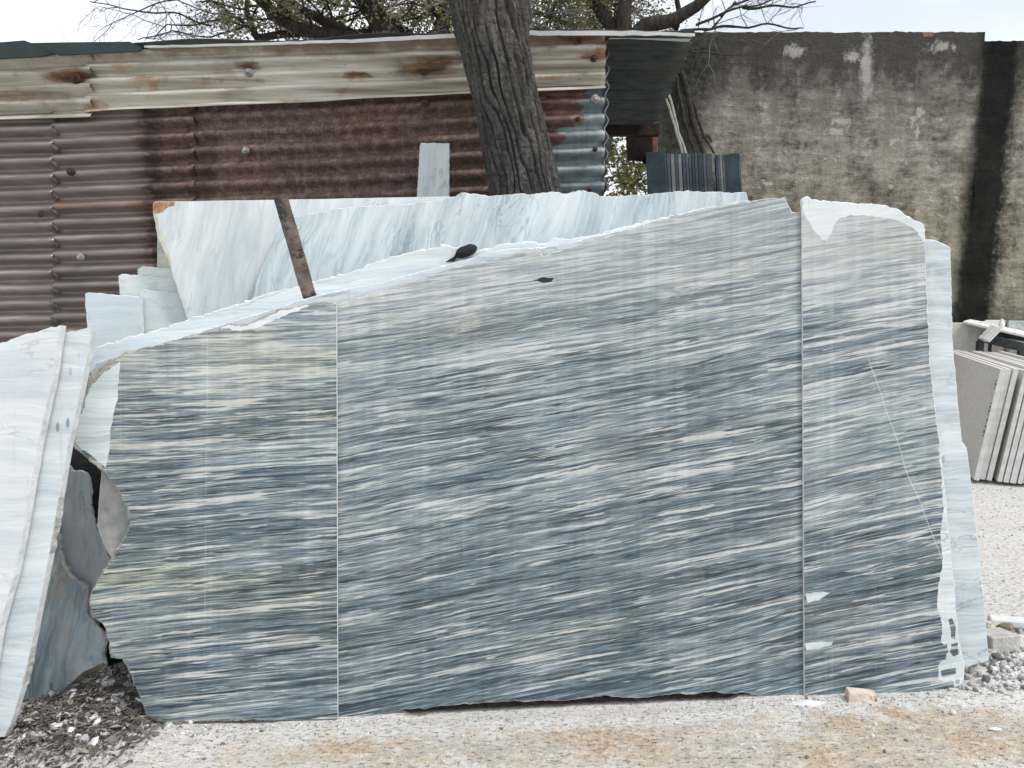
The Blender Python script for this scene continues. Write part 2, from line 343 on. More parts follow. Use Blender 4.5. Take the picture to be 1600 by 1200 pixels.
def slab(name, fr, y0, pix, mat, thick=0.02, amp=0.006, drop=True, edge=None, patches=(), chip=0.005, label=None, cat='marble slab', group=None, seg=.009, lift=0.0, sharp_rim=None):
    """pix: list of (px,py[,'s']) clockwise from the left; 's' = a sawn straight edge starts at that point"""
    slabseed[0] += 1; sd_ = slabseed[0]
    pts = [fr.loc(p[0], p[1], y0) for p in pix]; fl = [len(p) > 2 for p in pix]
    if drop:
        pts = pts + [(pts[-1][0], -0.012), (pts[0][0], -0.012)]; fl = fl[:-1] + [True, True, True]
    x0 = min(p[0] for p in pts); pts = [(p[0] - x0, p[1]) for p in pts]
    ol, rg = roughen(pts, amp, seg, fl, sd_)
    n = len(ol); area = sum(ol[i][0]*ol[(i+1) % n][1] - ol[(i+1) % n][0]*ol[i][1] for i in range(n))
    if area < 0: ol.reverse(); rg.reverse()          # counter-clockwise seen from the front (x right, z up)
    def inset(d):
        r = []
        for i in range(n):
            a, b = Vector(ol[i-1]), Vector(ol[(i+1) % n]); t = b - a
            t = t.normalized() if t.length > 1e-9 else Vector((1, 0)); nn = Vector((-t.y, t.x)); r.append(tuple(Vector(ol[i]) + nn * d[i]))
        return r
    c1 = [(.0012 if not rg[i] else chip * (.25 + 1.1*abs(nz(ol[i][0]*40, ol[i][1]*40, sd_+9)))) for i in range(n)]
    c2 = [(.001 if not rg[i] else chip * 1.2 * nz(ol[i][0]*25, ol[i][1]*25, sd_+19)) for i in range(n)]
    front, back = inset(c1), inset(c2)
    mats = [mat, edge or M_edge, M_edge]; polys = []
    for pp, pm in patches:
        q = [fr.loc(p[0], p[1], y0) for p in pp]; q = [(p[0] - x0, p[1]) for p in q]
        sz_ = min(max(a[0] for a in q)-min(a[0] for a in q), max(a[1] for a in q)-min(a[1] for a in q)); q, _ = roughen(q, min(.007, sz_*.10), min(.012, sz_*.25), [False]*len(q), sd_+40)
        if pm not in mats: mats.append(pm)
        polys.append((q, mats.index(pm)))
    V = []; F = []; mi = []
    vs = [Vector(p) for p in front]; es = [(i, (i+1) % n) for i in range(n)]
    for q, _ in polys:
        b0 = len(vs); vs += [Vector(p) for p in q]; es += [(b0+i, b0+(i+1) % len(q)) for i in range(len(q))]
    cv, ce, cf, *_ = delaunay_2d_cdt(vs, es, [], 0, 1e-6)
    V += [Vector((p.x, 0, p.y)) for p in cv]
    for f in cf:
        a, b, c = (cv[i] for i in f[:3])
        if abs((b-a).cross(c-a)) < 1e-12: continue
        ct = (a + b + c) / 3
        if not inside((ct.x, ct.y), front): continue
        k = 0
        for q, qi in polys:
            if inside((ct.x, ct.y), q): k = qi
        f = tuple(f) if (b-a).cross(c-a) > 0 else tuple(reversed(f))
        F.append(f); mi.append(k)
    cv2, _, cf2, *_ = delaunay_2d_cdt([Vector(p) for p in back], [(i, (i+1) % n) for i in range(n)], [], 0, 1e-6)
    b0 = len(V); V += [Vector((p.x, thick, p.y)) for p in cv2]
    for f in cf2:
        a, b, c = (cv2[i] for i in f[:3]); ct = (a+b+c)/3
        if abs((b-a).cross(c-a)) < 1e-12 or not inside((ct.x, ct.y), back): continue
        f = tuple(reversed(f)) if (b-a).cross(c-a) > 0 else tuple(f)
        F.append(tuple(b0+i for i in f)); mi.append(0)
    rings = [(front, 0.0), (ol, None), (ol, thick*.75), (back, thick)]; r0 = []
    for pts_, yy in rings:
        r0.append(len(V))
        V += [Vector((p[0], (min(c1[i]*.8, thick*.3) if yy is None else yy), p[1])) for i, p in enumerate(pts_)]
    for k in range(3):
        for i in range(n):
            j = (i+1) % n; F.append((r0[k]+i, r0[k+1]+i, r0[k+1]+j, r0[k]+j)); mi.append(1 if rg[i] else 2)
    mtx = fr.matrix(x0, y0, lift)
    o = mesh_obj(name, V, F, mats, matrix=mtx, mi=mi)
    tag(o, label, cat, group); return o

# main stack frame: through the two ground contacts of the big face
pl, pr = G(232, 1130), G(1505, 1072)
MAIN = Frame((pl.x, pl.y), math.atan2(pr.y - pl.y, pr.x - pl.x), R(7))

# ------------------------------------------------------------------ ground
def ground_h(x, y):
    h = .012*fbm(x*.9, y*.9, 3, 4) + .006*fbm(x*6, y*6, 1, 3)*math.exp(-((y-2.6)/3)**2)
    h += .13*math.exp(-((x+1.50)/.22)**2 - ((y-2.86)/.14)**2) + .03*math.exp(-((x+1.62)/.3)**2 - ((y-2.62)/.10)**2)   # litter heap
    h += .045*math.exp(-((x-2.12)/.22)**2 - ((y-3.05)/.16)**2)                                                     # rubble heap
    base = 2.685 + (x + 1.358)*.0822
    if -1.3 < x < 1.9: h -= (.012 + (.016 if -.4 < x < .9 else 0))*max(0, 1 - abs(y - base)/.10)
    return h
def axis(lo, hi, c, s0, g):
    a = [c]; st = s0
    while a[-1] < hi: a.append(a[-1] + st); st *= g if abs(a[-1]-c) > 2.2 else 1
    b = [c]; st = s0
    while b[-1] > lo: b.append(b[-1] - st); st *= g if abs(b[-1]-c) > 2.2 else 1
    return sorted(set(a + b))
gx = axis(-300, 300, .3, .03, 1.12); gy = axis(-250, 900, 2.9, .03, 1.13)
V = [(x, y, ground_h(x, y)) for y in gy for x in gx]; nx = len(gx)
F = [(j*nx+i, j*nx+i+1, (j+1)*nx+i+1, (j+1)*nx+i) for j in range(len(gy)-1) for i in range(nx-1)]
m = Mat('dusty_ground', .95, .15)
n1 = m.noise(m.P, 1.1, 6, .6); n2 = m.noise(m.P, 7, 6, .65); n3 = m.noise(m.P, 38, 5, .7); n4 = m.noise(m.P, 140, 3, .7)
c = m.ramp(m.add(m.mul(n2, .6), m.mul(n3, .4)), [(.30, (.34, .28, .22)), (.45, (.50, .45, .385)), (.60, (.64, .61, .56)), (.75, (.74, .73, .70))])
wp_ = m.step(m.add(m.noise(m.scale(m.P, (1, 2.2, 1), (3, 9, 0)), 2.2, 5, .65), m.mul(m.sub(n3, .5), .35)), .52, .60)
c = m.mix(m.mul(wp_, .65), c, m.ramp(n3, [(.35, (.58, .57, .55)), (.6, (.80, .80, .78))]))
och = m.mul(m.step(m.add(n1, m.add(m.mul(m.sub(n2, .5), .7), m.mul(m.sub(n3, .5), .7))), .47, .62), m.step(m.y, 2.75, 2.95, 1, .25))
c = m.mix(m.mul(och, .75), c, m.ramp(n3, [(.35, (.22, .125, .06)), (.5, (.52, .37, .23)), (.68, (.68, .59, .48))]))
# marble dust along the slab foot, to the left; sunlit right yard painted paler
base = m.add(2.685, m.mul(m.add(m.x, 1.358), .0822))
dfoot = m.sub(base, m.y)
dust_sunlit = m.step(m.add(dfoot, m.mul(m.sub(n2, .5), .45)), .10, .24, 1, 0)
dl = m.step(m.add(m.x, m.mul(m.sub(n2, .5), 1.1)), -1.1, -.45, 1, 0)
dust_sunlit = m.math('MAXIMUM', dust_sunlit, m.mul(dl, .8))
yard = m.mul(m.step(m.add(m.x, m.mul(m.sub(n1, .5), .6)), 1.75, 2.1), m.step(m.y, 3.0, 3.3))
dust_sunlit = m.math('MAXIMUM', dust_sunlit, yard)
c = m.mix(m.mul(dust_sunlit, .8), c, m.ramp(n3, [(.30, (.42, .42, .41)), (.44, (.72, .725, .72)), (.7, (.83, .835, .83))]))
speck = m.mul(m.step(m.voro(m.scale(m.P, (50, 80, 1)), 1), .08, .22, 1, 0), m.step(n2, .48, .58))
c = m.mix(m.mul(speck, .75), c, (.07, .05, .04))
fl = m.noise(m.scale(m.P, (34, 75, 1), (2, 5, 0)), 1, 4, .65)
c = m.mix(m.mul(m.step(fl, .53, .64), .72), c, m.ramp(n2, [(.4, (.10, .07, .05)), (.6, (.24, .19, .15))]))
fl2 = m.noise(m.scale(m.P, (14, 30, 1), (7, 1, 0)), 1, 5, .65)
c = m.mix(m.mul(m.step(fl2, .52, .64), .6), c, (.74, .73, .70))
chips = m.step(m.voro(m.scale(m.P, 1, (3, 1, 0)), 46), .06, .14, 1, 0)
c = m.mix(m.mul(chips, .6), c, (.74, .74, .72))
under = m.mul(m.mul(m.step(dfoot, -.035, -.012, 1, 0), m.step(dfoot, -.75, -.60)), m.mul(m.step(m.x, -1.9, -1.6), m.step(m.x, 1.72, 1.80, 1, 0)))  # ground below the slabs darkened to paint the shade in the gap
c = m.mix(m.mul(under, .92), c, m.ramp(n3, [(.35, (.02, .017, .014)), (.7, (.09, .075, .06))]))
# damp earth under the leaf litter
ax = m.mul(m.add(m.x, 1.62), 2.6); ay = m.mul(m.sub(m.y, 2.72), 4.2)
dd = m.math('SQRT', m.add(m.mul(ax, ax), m.mul(ay, ay)))
c = m.mix(m.step(m.add(dd, m.mul(m.sub(n2, .5), 1.2)), .55, .85, .9, 0), c, m.ramp(n3, [(.35, (.02, .017, .014)), (.6, (.10, .085, .07)), (.75, (.30, .28, .26))]))
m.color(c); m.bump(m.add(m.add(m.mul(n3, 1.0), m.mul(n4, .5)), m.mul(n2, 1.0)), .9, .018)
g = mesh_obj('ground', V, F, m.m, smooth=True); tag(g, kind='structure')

# ------------------------------------------------------------------ shed
SY = 4.4
shed = empty('tin_shed', (0, SY, 0)); tag(shed, 'long low shed clad in rusty corrugated iron with a pale sheet along its top', 'shed')
def X(px): return W(px, 300, SY).x
def corr(name, tl, tr, br, bl, ncorr, mat, yoff=0.0, amp=.016, nxs=48, jag_l=0, jag_r=0, seed=0, phase=0.0, dent=.006, wav_b=0.0):
    P = [W(p[0], p[1], SY) for p in (tl, tr, br, bl)]; V = []; F = []; nv = ncorr*8
    for j in range(nv+1):
        v = j/nv
        for i in range(nxs+1):
            u = i/nxs
            top = P[0].lerp(P[1], u); bot = P[3].lerp(P[2], u); q = top.lerp(bot, v)
            if i == 0 and jag_l: q.x += jag_l*(nz(v*37, seed)+.5*nz(v*90, seed))
            if i == nxs and jag_r: q.x += jag_r*(nz(v*37, seed+5)+.5*nz(v*90, seed))
            if j == nv and wav_b: q.z += wav_b*nz(q.x*2.2, seed)
            d = amp*math.cos(2*math.pi*(v*ncorr+phase)) * (1 + .25*nz(q.x*1.3, v*ncorr*.4, seed))
            d += dent*fbm(q.x*1.8, q.z*3.5, seed+2, 3)
            V.append((q.x, SY + yoff - d, q.z + .004*nz(q.x*1.6, v*9, seed+8)))
    w = nxs+1
    F = [(j*w+i, (j+1)*w+i, (j+1)*w+i+1, j*w+i+1) for j in range(nv) for i in range(nxs)]
    o = part(name, V, F, mat, shed, smooth=True)
    md = o.modifiers.new('thick', 'SOLIDIFY'); md.thickness = .0015; md.offset = 1
    return o
def nailpts(): return [((117, 122), .10), ((388, 108), .05), ((662, 108), .12), ((690, 100), .07), ((905, 62), .07), ((930, 92), .05), ((560, 118), .04)]
def m_cream():
    m = Mat('cream_painted_iron', .5, .4)
    st = m.noise(m.scale(m.P, (1.2, 1, 22)), 1, 5, .6); n = m.noise(m.P, 9, 5, .65); fi = m.noise(m.scale(m.P, (18, 5, 60)), 1, 3)
    c = m.ramp(st, [(.30, (.25, .22, .17)), (.5, (.48, .45, .385)), (.72, (.63, .615, .56))])
    ru = m.step(m.add(m.mul(n, .6), m.mul(m.noise(m.scale(m.P, (1.6, 1, 9), (3, 0, 2)), 1, 4), .5)), .585, .70)
    c = m.mix(m.mul(ru, .75), c, m.ramp(n, [(.4, (.10, .045, .02)), (.62, (.34, .17, .07))]))
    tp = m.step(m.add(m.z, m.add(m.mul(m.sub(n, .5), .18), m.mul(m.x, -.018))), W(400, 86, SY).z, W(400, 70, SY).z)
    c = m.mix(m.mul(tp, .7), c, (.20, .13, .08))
    for (px, py), r in nailpts():
        w = W(px, py, SY); d = m.add(m.dist2(w.x, w.z, .48, 1.7), m.mul(m.sub(m.noise(m.scale(m.P, (6, 1, 22)), 1, 5, .65), .5), .15))
        c = m.mix(m.step(d, r*.25, r, .95, 0), c, m.ramp(n, [(.4, (.035, .018, .012)), (.62, (.26, .11, .04))]))
    dn = m.noise(m.scale(m.P, (2.2, 1, 5), (7, 0, 3)), 1, 4)
    c = m.mix(m.mul(m.step(dn, .54, .68), .6), c, (.15, .125, .10))
    sk = m.noise(m.scale(m.P, (.9, 1, 30), (1, 0, 8)), 1, 4, .6)
    c = m.mix(m.mul(m.step(sk, .52, .64), .55), c, (.17, .14, .105))
    c = m.mix(m.mul(m.step(fi, .66, .72), .5), c, (.16, .09, .05))
    m.color(c); m.rough(m.add(.42, m.mul(n, .3))); m.bump(n, .2, .004); return m.m
def m_rust(name, sheen):
    m = Mat(name, .6, .45); n = m.noise(m.P, 22, 5, .7); f = m.noise(m.P, 120, 3, .7); b = m.noise(m.scale(m.P, (1.3, 1, 3)), 1, 4)
    c = m.ramp(m.add(m.mul(n, .55), m.mul(f, .45)), [(.34, (.034, .022, .018)), (.5, (.120, .080, .066)), (.66, (.30, .215, .18))])
    c = m.mix(m.mul(m.step(b, .45, .65), .5), c, m.mix(1.0, c, (1.05, .90, .80), 'MULTIPLY'))
    if sheen:
        e = m.add(m.x, m.add(m.mul(m.sub(m.noise(m.scale(m.P, (6, 1, 40)), 1, 4, .7), .5), .22), m.mul(m.sub(m.noise(m.scale(m.P, (1, 1, 11)), 1, 2), .5), .10)))
        k = m.step(e, X(205), X(236), 1, 0)
        smooth = m.ramp(m.noise(m.scale(m.P, (3, 1, 24)), 1, 5, .6), [(.3, (.105, .086, .078)), (.6, (.235, .19, .17)), (.75, (.37, .31, .285))])
        c = m.mix(k, c, smooth)
        db = m.mul(m.step(e, X(225), X(238)), m.step(e, X(244), X(262), 1, 0)); c = m.mix(m.mul(db, .6), c, (.022, .014, .012))
        m.rough(m.sub(.78, m.mul(k, .34))); m.link(m.mul(k, .9), m.b.inputs['Coat Weight']); m.b.inputs['Coat Roughness'].default_value = .24
        orz = m.math('ABSOLUTE', m.sub(m.z, m.add(W(160, 322, SY).z, m.mul(m.sub(n, .5), .02))))
        o_ = m.mul(m.step(orz, .008, .03, 1, 0), m.step(m.x, X(80), X(100))); c = m.mix(m.mul(m.mul(o_, m.step(m.noise(m.scale(m.P, (7, 1, 20)), 1, 4), .40, .58)), .8), c, (.24, .10, .04))
        m.bump(m.add(n, f), .25, .003)
    else:
        dr = m.noise(m.vec(m.mul(m.x, 34), 0.0, m.mul(m.z, 1.6)), 1, 4, .65)
        c = m.mix(m.mul(m.step(dr, .53, .70), .35), c, (.30, .20, .155))
        c = m.mix(m.mul(m.step(m.noise(m.vec(m.mul(m.x, 3.1), 0.0, m.mul(m.z, .7)), 1, 3), .58, .68), .5), c, (.03, .018, .014))
        m.rough(.82); m.bump(m.add(n, m.mul(f, 1.4)), .5, .005)
    m.color(c); return m.m
def m_galv():
    m = Mat('weathered_galvanised_iron', .5, .5); n = m.noise(m.P, 12, 5, .65); st = m.noise(m.scale(m.P, (1.5, 1, 16)), 1, 4); dr = m.noise(m.vec(m.mul(m.x, 50), 0.0, m.mul(m.z, 3)), 1, 4)
    c = m.ramp(m.add(m.mul(n, .4), m.add(m.mul(st, .45), m.mul(dr, .15))), [(.36, (.09, .12, .135)), (.5, (.20, .25, .265)), (.64, (.40, .44, .44))])
    a = W(838, 170, SY); d = m.add(m.add(m.mul(m.sub(m.x, a.x), 1.6), m.mul(m.sub(a.z, m.z), 1.15)), m.mul(m.sub(m.noise(m.scale(m.P, (5, 1, 13)), 1, 3), .5), .75))
    c = m.mix(m.step(d, .34, .40, .92, 0), c, m.ramp(n, [(.35, (.05, .02, .015)), (.62, (.22, .10, .075))]))
    w = W(903, 187, SY); d = m.dist2(w.x, w.z); c = m.mix(m.step(m.add(d, m.mul(m.sub(n, .5), .04)), .02, .05, .9, 0), c, (.22, .12, .10))
    c = m.mix(m.mul(m.step(m.noise(m.P, 5, 4, off=(3, 3, 3)), .60, .68), .4), c, (.42, .39, .34))
    m.color(c); m.bump(n, .2, .004); return m.m
MC, MR1, MR2, MG = m_cream(), m_rust('smooth_brown_rust', True), m_rust('coarse_brown_rust', False), m_galv()
corr('corrugated_sheet', (-420, 119), (150, 88), (150, 186), (-420, 205), 4, MC, -.036, .026, 60, seed=1, wav_b=.015)
corr('corrugated_sheet', (140, 85), (945, 55), (945, 141), (140, 178), 4, MC, -.030, .021, 90, jag_r=.008, seed=2, wav_b=.012)
corr('corrugated_sheet', (-420, 190), (88, 176), (88, 1000), (-420, 1000), 35, MR1, -.012, .031, 50, jag_r=.014, seed=3)
corr('corrugated_sheet', (84, 175), (306, 165), (306, 1000), (84, 1000), 35, MR1, -.004, .031, 30, jag_l=.008, jag_r=.01, seed=4, phase=.12)
corr('corrugated_sheet', (292, 163), (852, 132), (852, 1010), (292, 1010), 34, MR2, .004, .021, 60, jag_l=.012, seed=5, phase=.2)
corr('corrugated_sheet', (828, 138), (944, 134), (944, 1000), (828, 1000), 35, MG, -.004, .029, 20, jag_r=.004, seed=6, phase=.1, dent=.01)
# side wall of the shed (hidden behind the end, seen only from the side) and back wall
x1 = X(943)
SB = 6.9
M_under = plain('dark_roof_iron', (.020, .025, .026), (.060, .070, .068), 7, .6, .2, c3=(.05, .042, .036))
Vv, Ff = [], []
nn = 33*8
for j in range(nn+1):
    z = 2.98*j/nn; d = .011*math.cos(j*math.pi/4)
    Vv += [(x1+.012+d, SY-.012, z), (x1+.012+d, SB, z)]
Ff = [(2*j, 2*j+1, 2*j+3, 2*j+2) for j in range(nn)]
o = part('side_sheet', Vv, Ff, MG, shed, True); o.modifiers.new('t', 'SOLIDIFY').thickness = .004
Vv, Ff = [], []
xl = X(-420); nn = 360
for j in range(nn+1):
    x = xl + (x1-xl)*j/nn; d = .016*math.cos(j*math.pi/4); Vv += [(x, SB+d, -.02), (x, SB+d, 2.95)]
Ff = [(2*j, 2*j+1, 2*j+3, 2*j+2) for j in range(nn)]
o = part('back_sheet', Vv, Ff, MR2, shed, True); o.modifiers.new('t', 'SOLIDIFY').thickness = .002
# roof: corrugations run along the eave, overhanging the right end
zf = W(900, 55, SY-.06).z
def roof_pt(x, t):      # t = 0 front eave .. 1 back eave
    y = (SY-.07) + (6.72-(SY-.07))*t
    return y
rx1f, rx1b = W(1086, 52, SY-.07).x, W(1022, 190, 6.72).x
def rz(x, t):
    zf_ = W(900, 51, SY-.07).z + (x-.3)*.026 if x < .3 else W(900, 51, SY-.07).z
    zb_ = W(985, 201, 6.72).z
    return zf_ + (zb_-zf_)*t
Vv, Ff = [], []
nj, ni = 26*8, 60
for j in range(nj+1):
    t = j/nj; y = roof_pt(0, t)
    for i in range(ni+1):
        u = i/ni; xr = rx1f + (rx1b-rx1f)*t + .02*nz(t*30, 4)
        if t > .88: xr -= .22*(t-.88)/.12
        x = xl + (xr-xl)*u
        Vv.append((x, y, rz(x, t) + .014*math.cos(2*math.pi*t*26) + .012*nz(x*1.1, t*2, 5) + (.02*nz(x*2.1, 3) if j < 3 else 0)))
w = ni+1
Ff = [(j*w+i, j*w+i+1, (j+1)*w+i+1, (j+1)*w+i) for j in range(nj) for i in range(ni)]
o = part('roof_sheet', Vv, Ff, M_under, shed, True); o.modifiers.new('t', 'SOLIDIFY').thickness = .002
# pale folded eave strip along the front edge
M_trim = plain('pale_eave_metal', (.50, .54, .52), (.74, .76, .74), 5, .55, .2)
def strip(name, pxs, mat, d0=-.10, d1=-.06, hpx=None):
    Vv, Ff = [], []; k = 0
    N_ = 60
    for i in range(N_+1):
        t = i/N_ * (len(pxs)-1); a = min(int(t), len(pxs)-2); f = t-a
        px = pxs[a][0]*(1-f)+pxs[a+1][0]*f; y1 = pxs[a][1]*(1-f)+pxs[a+1][1]*f; y2 = pxs[a][2]*(1-f)+pxs[a+1][2]*f
        p1, p2 = W(px, y1, SY+d0), W(px, y2, SY+d0); q = .004*nz(px*.05, 7)
        Vv += [(p1.x, SY+.10, p1.z+.005), (p1.x, SY+d0, p1.z+q), (p2.x, SY+d0+.004, p2.z+q), (p2.x, SY+d0+.02, p2.z+.004+q)]
    for i in range(N_):
        for k in range(3): Ff.append((4*i+k, 4*i+k+1, 4*i+k+5, 4*i+k+4))
    o = part(name, Vv, Ff, mat, shed); o.modifiers.new('t', 'SOLIDIFY').thickness = .002; return o
strip('eave_strip', [(225, 71, 74), (300, 70, 73), (420, 66, 70), (500, 63, 67), (560, 61, 66), (640, 56, 62), (700, 53, 59), (760, 50, 56), (830, 48, 55), (900, 48, 55), (990, 48, 55), (1040, 50, 55), (1086, 52, 56)], M_trim)
M_green = plain('dark_green_metal', (.004, .014, .014), (.012, .030, .030), 6, .35, .15, spec=.5)
def flash(poly, d, name='green_flashing'):
    P = [W(p[0], p[1], SY-d) for p in poly]; n = len(P)
    V = [Vector(p) for p in P] + [Vector((p.x, p.y+.02+.05*(p.z-P[0].z), p.z)) for p in P]
    F = [tuple(range(n)), tuple(n+i for i in reversed(range(n)))] + [(i, n+i, n+(i+1) % n, (i+1) % n) for i in range(n)]
    return part(name, V, F, M_green, shed)
flash([(-420, 84), (0, 66), (38, 63), (46, 66), (90, 82), (60, 88), (-420, 112)], .115)
flash([(40, 71), (60, 67), (95, 81), (70, 87), (50, 86)], .095)
flash([(58, 67), (100, 66), (203, 65), (222, 75), (215, 80), (90, 86), (72, 77)], .13)
M_screw = plain('zinc_screw', (.10, .10, .10), (.42, .42, .40), 40, .5, .2)
M_rustyscrew = plain('rusty_screw', (.02, .012, .01), (.10, .05, .03), 40, .8, .4)
def washer(px, py, r, mat, dz=-.055):
    V, F = [], []; c = W(px, py, SY+dz); n = 14
    for rr, y in ((r, .012), (r*1.02, 0), (r*.6, -.006), (r*.45, -.002), (r*.42, -.012), (r*.1, -.014)):
        for k in range(n): a = 2*math.pi*k/n; V.append((c.x+rr*math.cos(a), c.y+y, c.z+rr*math.sin(a)))
    for i in range(5):
        for k in range(n): F.append((i*n+k, (i+1)*n+k, (i+1)*n+(k+1) % n, i*n+(k+1) % n))
    F.append(tuple(5*n+k for k in reversed(range(n))))
    part('screw_washer', V, F, mat, shed, True)
for px, py, r, mm in [(117, 122, .028, M_rustyscrew), (388, 113, .022, M_screw), (662, 112, .02, M_rustyscrew), (383, 235, .020, M_screw), (110, 268, .022, M_rustyscrew), (125, 402, .02, M_screw), (664, 161, .02, M_rustyscrew), (930, 155, .025, M_screw), (930, 233, .014, M_rustyscrew), (905, 62, .012, M_rustyscrew), (928, 91, .018, M_rustyscrew), (903, 186, .014, M_rustyscrew), (922, 296, .012, M_rustyscrew), (62, 335, .015, M_rustyscrew)]:
    washer(px, py, r, mm, -.066 if py < 140 else -.047)
# beam, hanging sheet and post at the back of the overhang
V, F = [], []
a, b = W(940, 203, 6.6), W(1030, 203, 6.6)
boxm(V, F, Matrix.Translation(((a.x+b.x)/2, 6.6, a.z-.05)), b.x-a.x, .08, .10, .006)
M_beam = plain('old_dark_timber', (.012, .010, .009), (.045, .034, .028), 14, .9, .6)
part('roof_beam', V, F, M_beam, shed)
V, F = [], []
p = W(1023, 175, 6.75); boxm(V, F, Matrix.Translation((p.x, 6.75, -.02)), .055, .055, p.z, .004)
M_post = plain('rust_red_post', (.10, .045, .03), (.24, .12, .09), 14, .8, .5)
part('post', V, F, M_post, shed)
V, F = [], []
P = [W(*q, 6.68) for q in [(978, 203), (1020, 190), (1020, 262), (1006, 255), (1004, 252), (981, 250)]]
V = [Vector(p) for p in P] + [Vector((p.x, p.y+.03, p.z)) for p in P]; n = len(P)
F = [tuple(reversed(range(n))), tuple(n+i for i in range(n))] + [(i, (i+1) % n, n+(i+1) % n, n+i) for i in range(n)]
part('gable_board', V, F, M_beam, shed)

# ------------------------------------------------------------------ boundary wall
WY = 9.0
def m_wall():
    m = Mat('mouldy_plaster', .95, .15)
    n = m.noise(m.P, 2.4, 7, .68); f = m.noise(m.P, 17, 5, .7); hs = m.noise(m.scale(m.P, (3.2, 1, 11)), 1, 5, .65)
    vs = m.noise(m.scale(m.P, (5.5, 1, .55)), 1, 5, .6)
    c = m.ramp(m.add(m.mul(n, .40), m.add(m.mul(hs, .35), m.mul(f, .25))), [(.41, (.075, .070, .060)), (.47, (.165, .154, .130)), (.54, (.285, .270, .232)), (.63, (.47, .455, .41))])
    c = m.mix(m.mul(m.step(vs, .46, .62), .45), c, (.34, .32, .265))
    c = m.mix(m.mul(m.step(m.noise(m.scale(m.P, (5, 1, 7), (5, 0, 2)), 1, 3, .5), .655, .70), .55), c, (.52, .50, .46))
    # yellow-brown lower plaster
    lo = m.step(m.add(m.z, m.mul(m.sub(n, .5), 1.4)), 2.2, 3.2, 1, 0)
    c = m.mix(m.mul(lo, .5), c, m.mix(1.0, c, (1.05, 1.0, .86), 'MULTIPLY'))
    ztop = W(1300, 50, WY).z
    # black mould creeping down from the coping
    td = m.sub(m.add(ztop, m.mul(m.step(m.x, W(1536, 300, WY).x-.01, W(1536, 300, WY).x+.01), -.10)), m.z)
    mo = m.add(m.add(td, m.mul(m.sub(m.noise(m.scale(m.P, (2.6, 1, 1.5)), 1, 6, .7), .5), -1.5)), m.mul(m.sub(m.noise(m.scale(m.P, (7, 1, 6)), 1, 5, .7), .5), -1.0))
    k1 = m.step(mo, .30, .72, 1, 0)
    c = m.mix(m.mul(k1, .93), c, m.ramp(f, [(.4, (.010, .012, .012)), (.7, (.055, .058, .052))]))
    k2 = m.mul(m.step(m.add(td, m.mul(m.sub(vs, .5), -2.6)), .35, 1.3, 1, 0), .55)
    c = m.mix(k2, c, (.085, .080, .072))
    # black run-off band
    e = m.add(m.x, m.add(m.mul(m.sub(m.noise(m.scale(m.P, (2, 1, 1.2)), 1, 4), .5), .22), m.add(m.mul(m.sub(f, .5), .16), m.mul(m.sub(m.noise(m.scale(m.P, (7, 1, 2.5)), 1, 5, .7), .5), .18))))
    e = m.sub(e, m.mul(m.sub(m.z, 2.2), .035))
    bx0, bx1 = W(1512, 300, WY).x - .02, W(1566, 300, WY).x
    kb = m.mul(m.step(e, bx0-.13, bx0+.07), m.step(e, bx1-.06, bx1+.11, 1, 0))
    c = m.mix(m.mul(kb, .97), c, m.ramp(n, [(.4, (.004, .006, .006)), (.62, (.012, .013, .012)), (.75, (.04, .039, .034))]))
    # damp dark corner beside the shed
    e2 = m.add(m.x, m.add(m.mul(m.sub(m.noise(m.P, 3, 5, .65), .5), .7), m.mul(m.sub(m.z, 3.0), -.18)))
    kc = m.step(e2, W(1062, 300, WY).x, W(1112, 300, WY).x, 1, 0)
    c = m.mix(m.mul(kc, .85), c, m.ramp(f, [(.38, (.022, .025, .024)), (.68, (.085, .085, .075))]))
    # pale run and flaked patches
    for px, py, sx, sz, r in [(1354, 108, 1.5, .30, .15), (1336, 88, .7, 1.1, .10), (1240, 80, .6, 1.0, .10), (1312, 190, .6, 1.4, .09), (1308, 205, .6, 1.6, .08), (1438, 177, .9, 1, .06), (1428, 187, .8, .9, .045), (1395, 222, .7, 1.2, .035), (1433, 210, 2.2, .4, .06), (1470, 72, .4, 1.1, .08)]:
        w = W(px, py, WY)
        d = m.add(m.dist2(w.x, w.z, sx, sz), m.mul(m.sub(m.noise(m.scale(m.P, (1, 1, .6)), 14, 5, .7), .5), .34))
        c = m.mix(m.step(d, r*.2, r*1.0, .66, 0), c, (.46, .455, .42))
    m.color(c)
    m.bump(m.add(m.add(hs, m.mul(f, .6)), m.mul(m.noise(m.P, 60, 4), .4)), .8, .03)
    return m.m
MW = m_wall()
wall = empty('boundary_wall', (0, WY, 0)); tag(wall, 'tall plastered boundary wall blackened with mould, stepping down at its right', 'wall')
def wallpart(name, xa, xb, zt, ny=0.22, seed=0):
    V, F = [], []; k = int((xb-xa)/.04); rows = 14
    for i in range(k+1):
        x = xa+(xb-xa)*i/k; z = zt + .012*fbm(x*5, seed, 0, 4) + .010*nz(x*19, seed)
        for j in range(rows+1):
            zz = -.1 + (z+.1)*j/rows; V.append((x, WY+.012*fbm(x*1.7, zz*1.7, seed+4, 4), zz))
        V.append((x, WY+ny, z-.01)); V.append((x, WY+ny, -.1))
    w = rows+3
    for i in range(k):
        for j in range(w-1): F.append((i*w+j, (i+1)*w+j, (i+1)*w+j+1, i*w+j+1))
    F.append(tuple(reversed(range(w)))); F.append(tuple(k*w+j for j in range(w)))
    return part(name, V, F, MW, wall)
xa, xb = W(1026, 200, WY).x, W(1536, 100, WY).x
wallpart('wall_section', xa, xb, W(1300, 50, WY).z)
wallpart('wall_section', xb+.002, xb+9, W(1560, 64, WY).z, .2, 3)
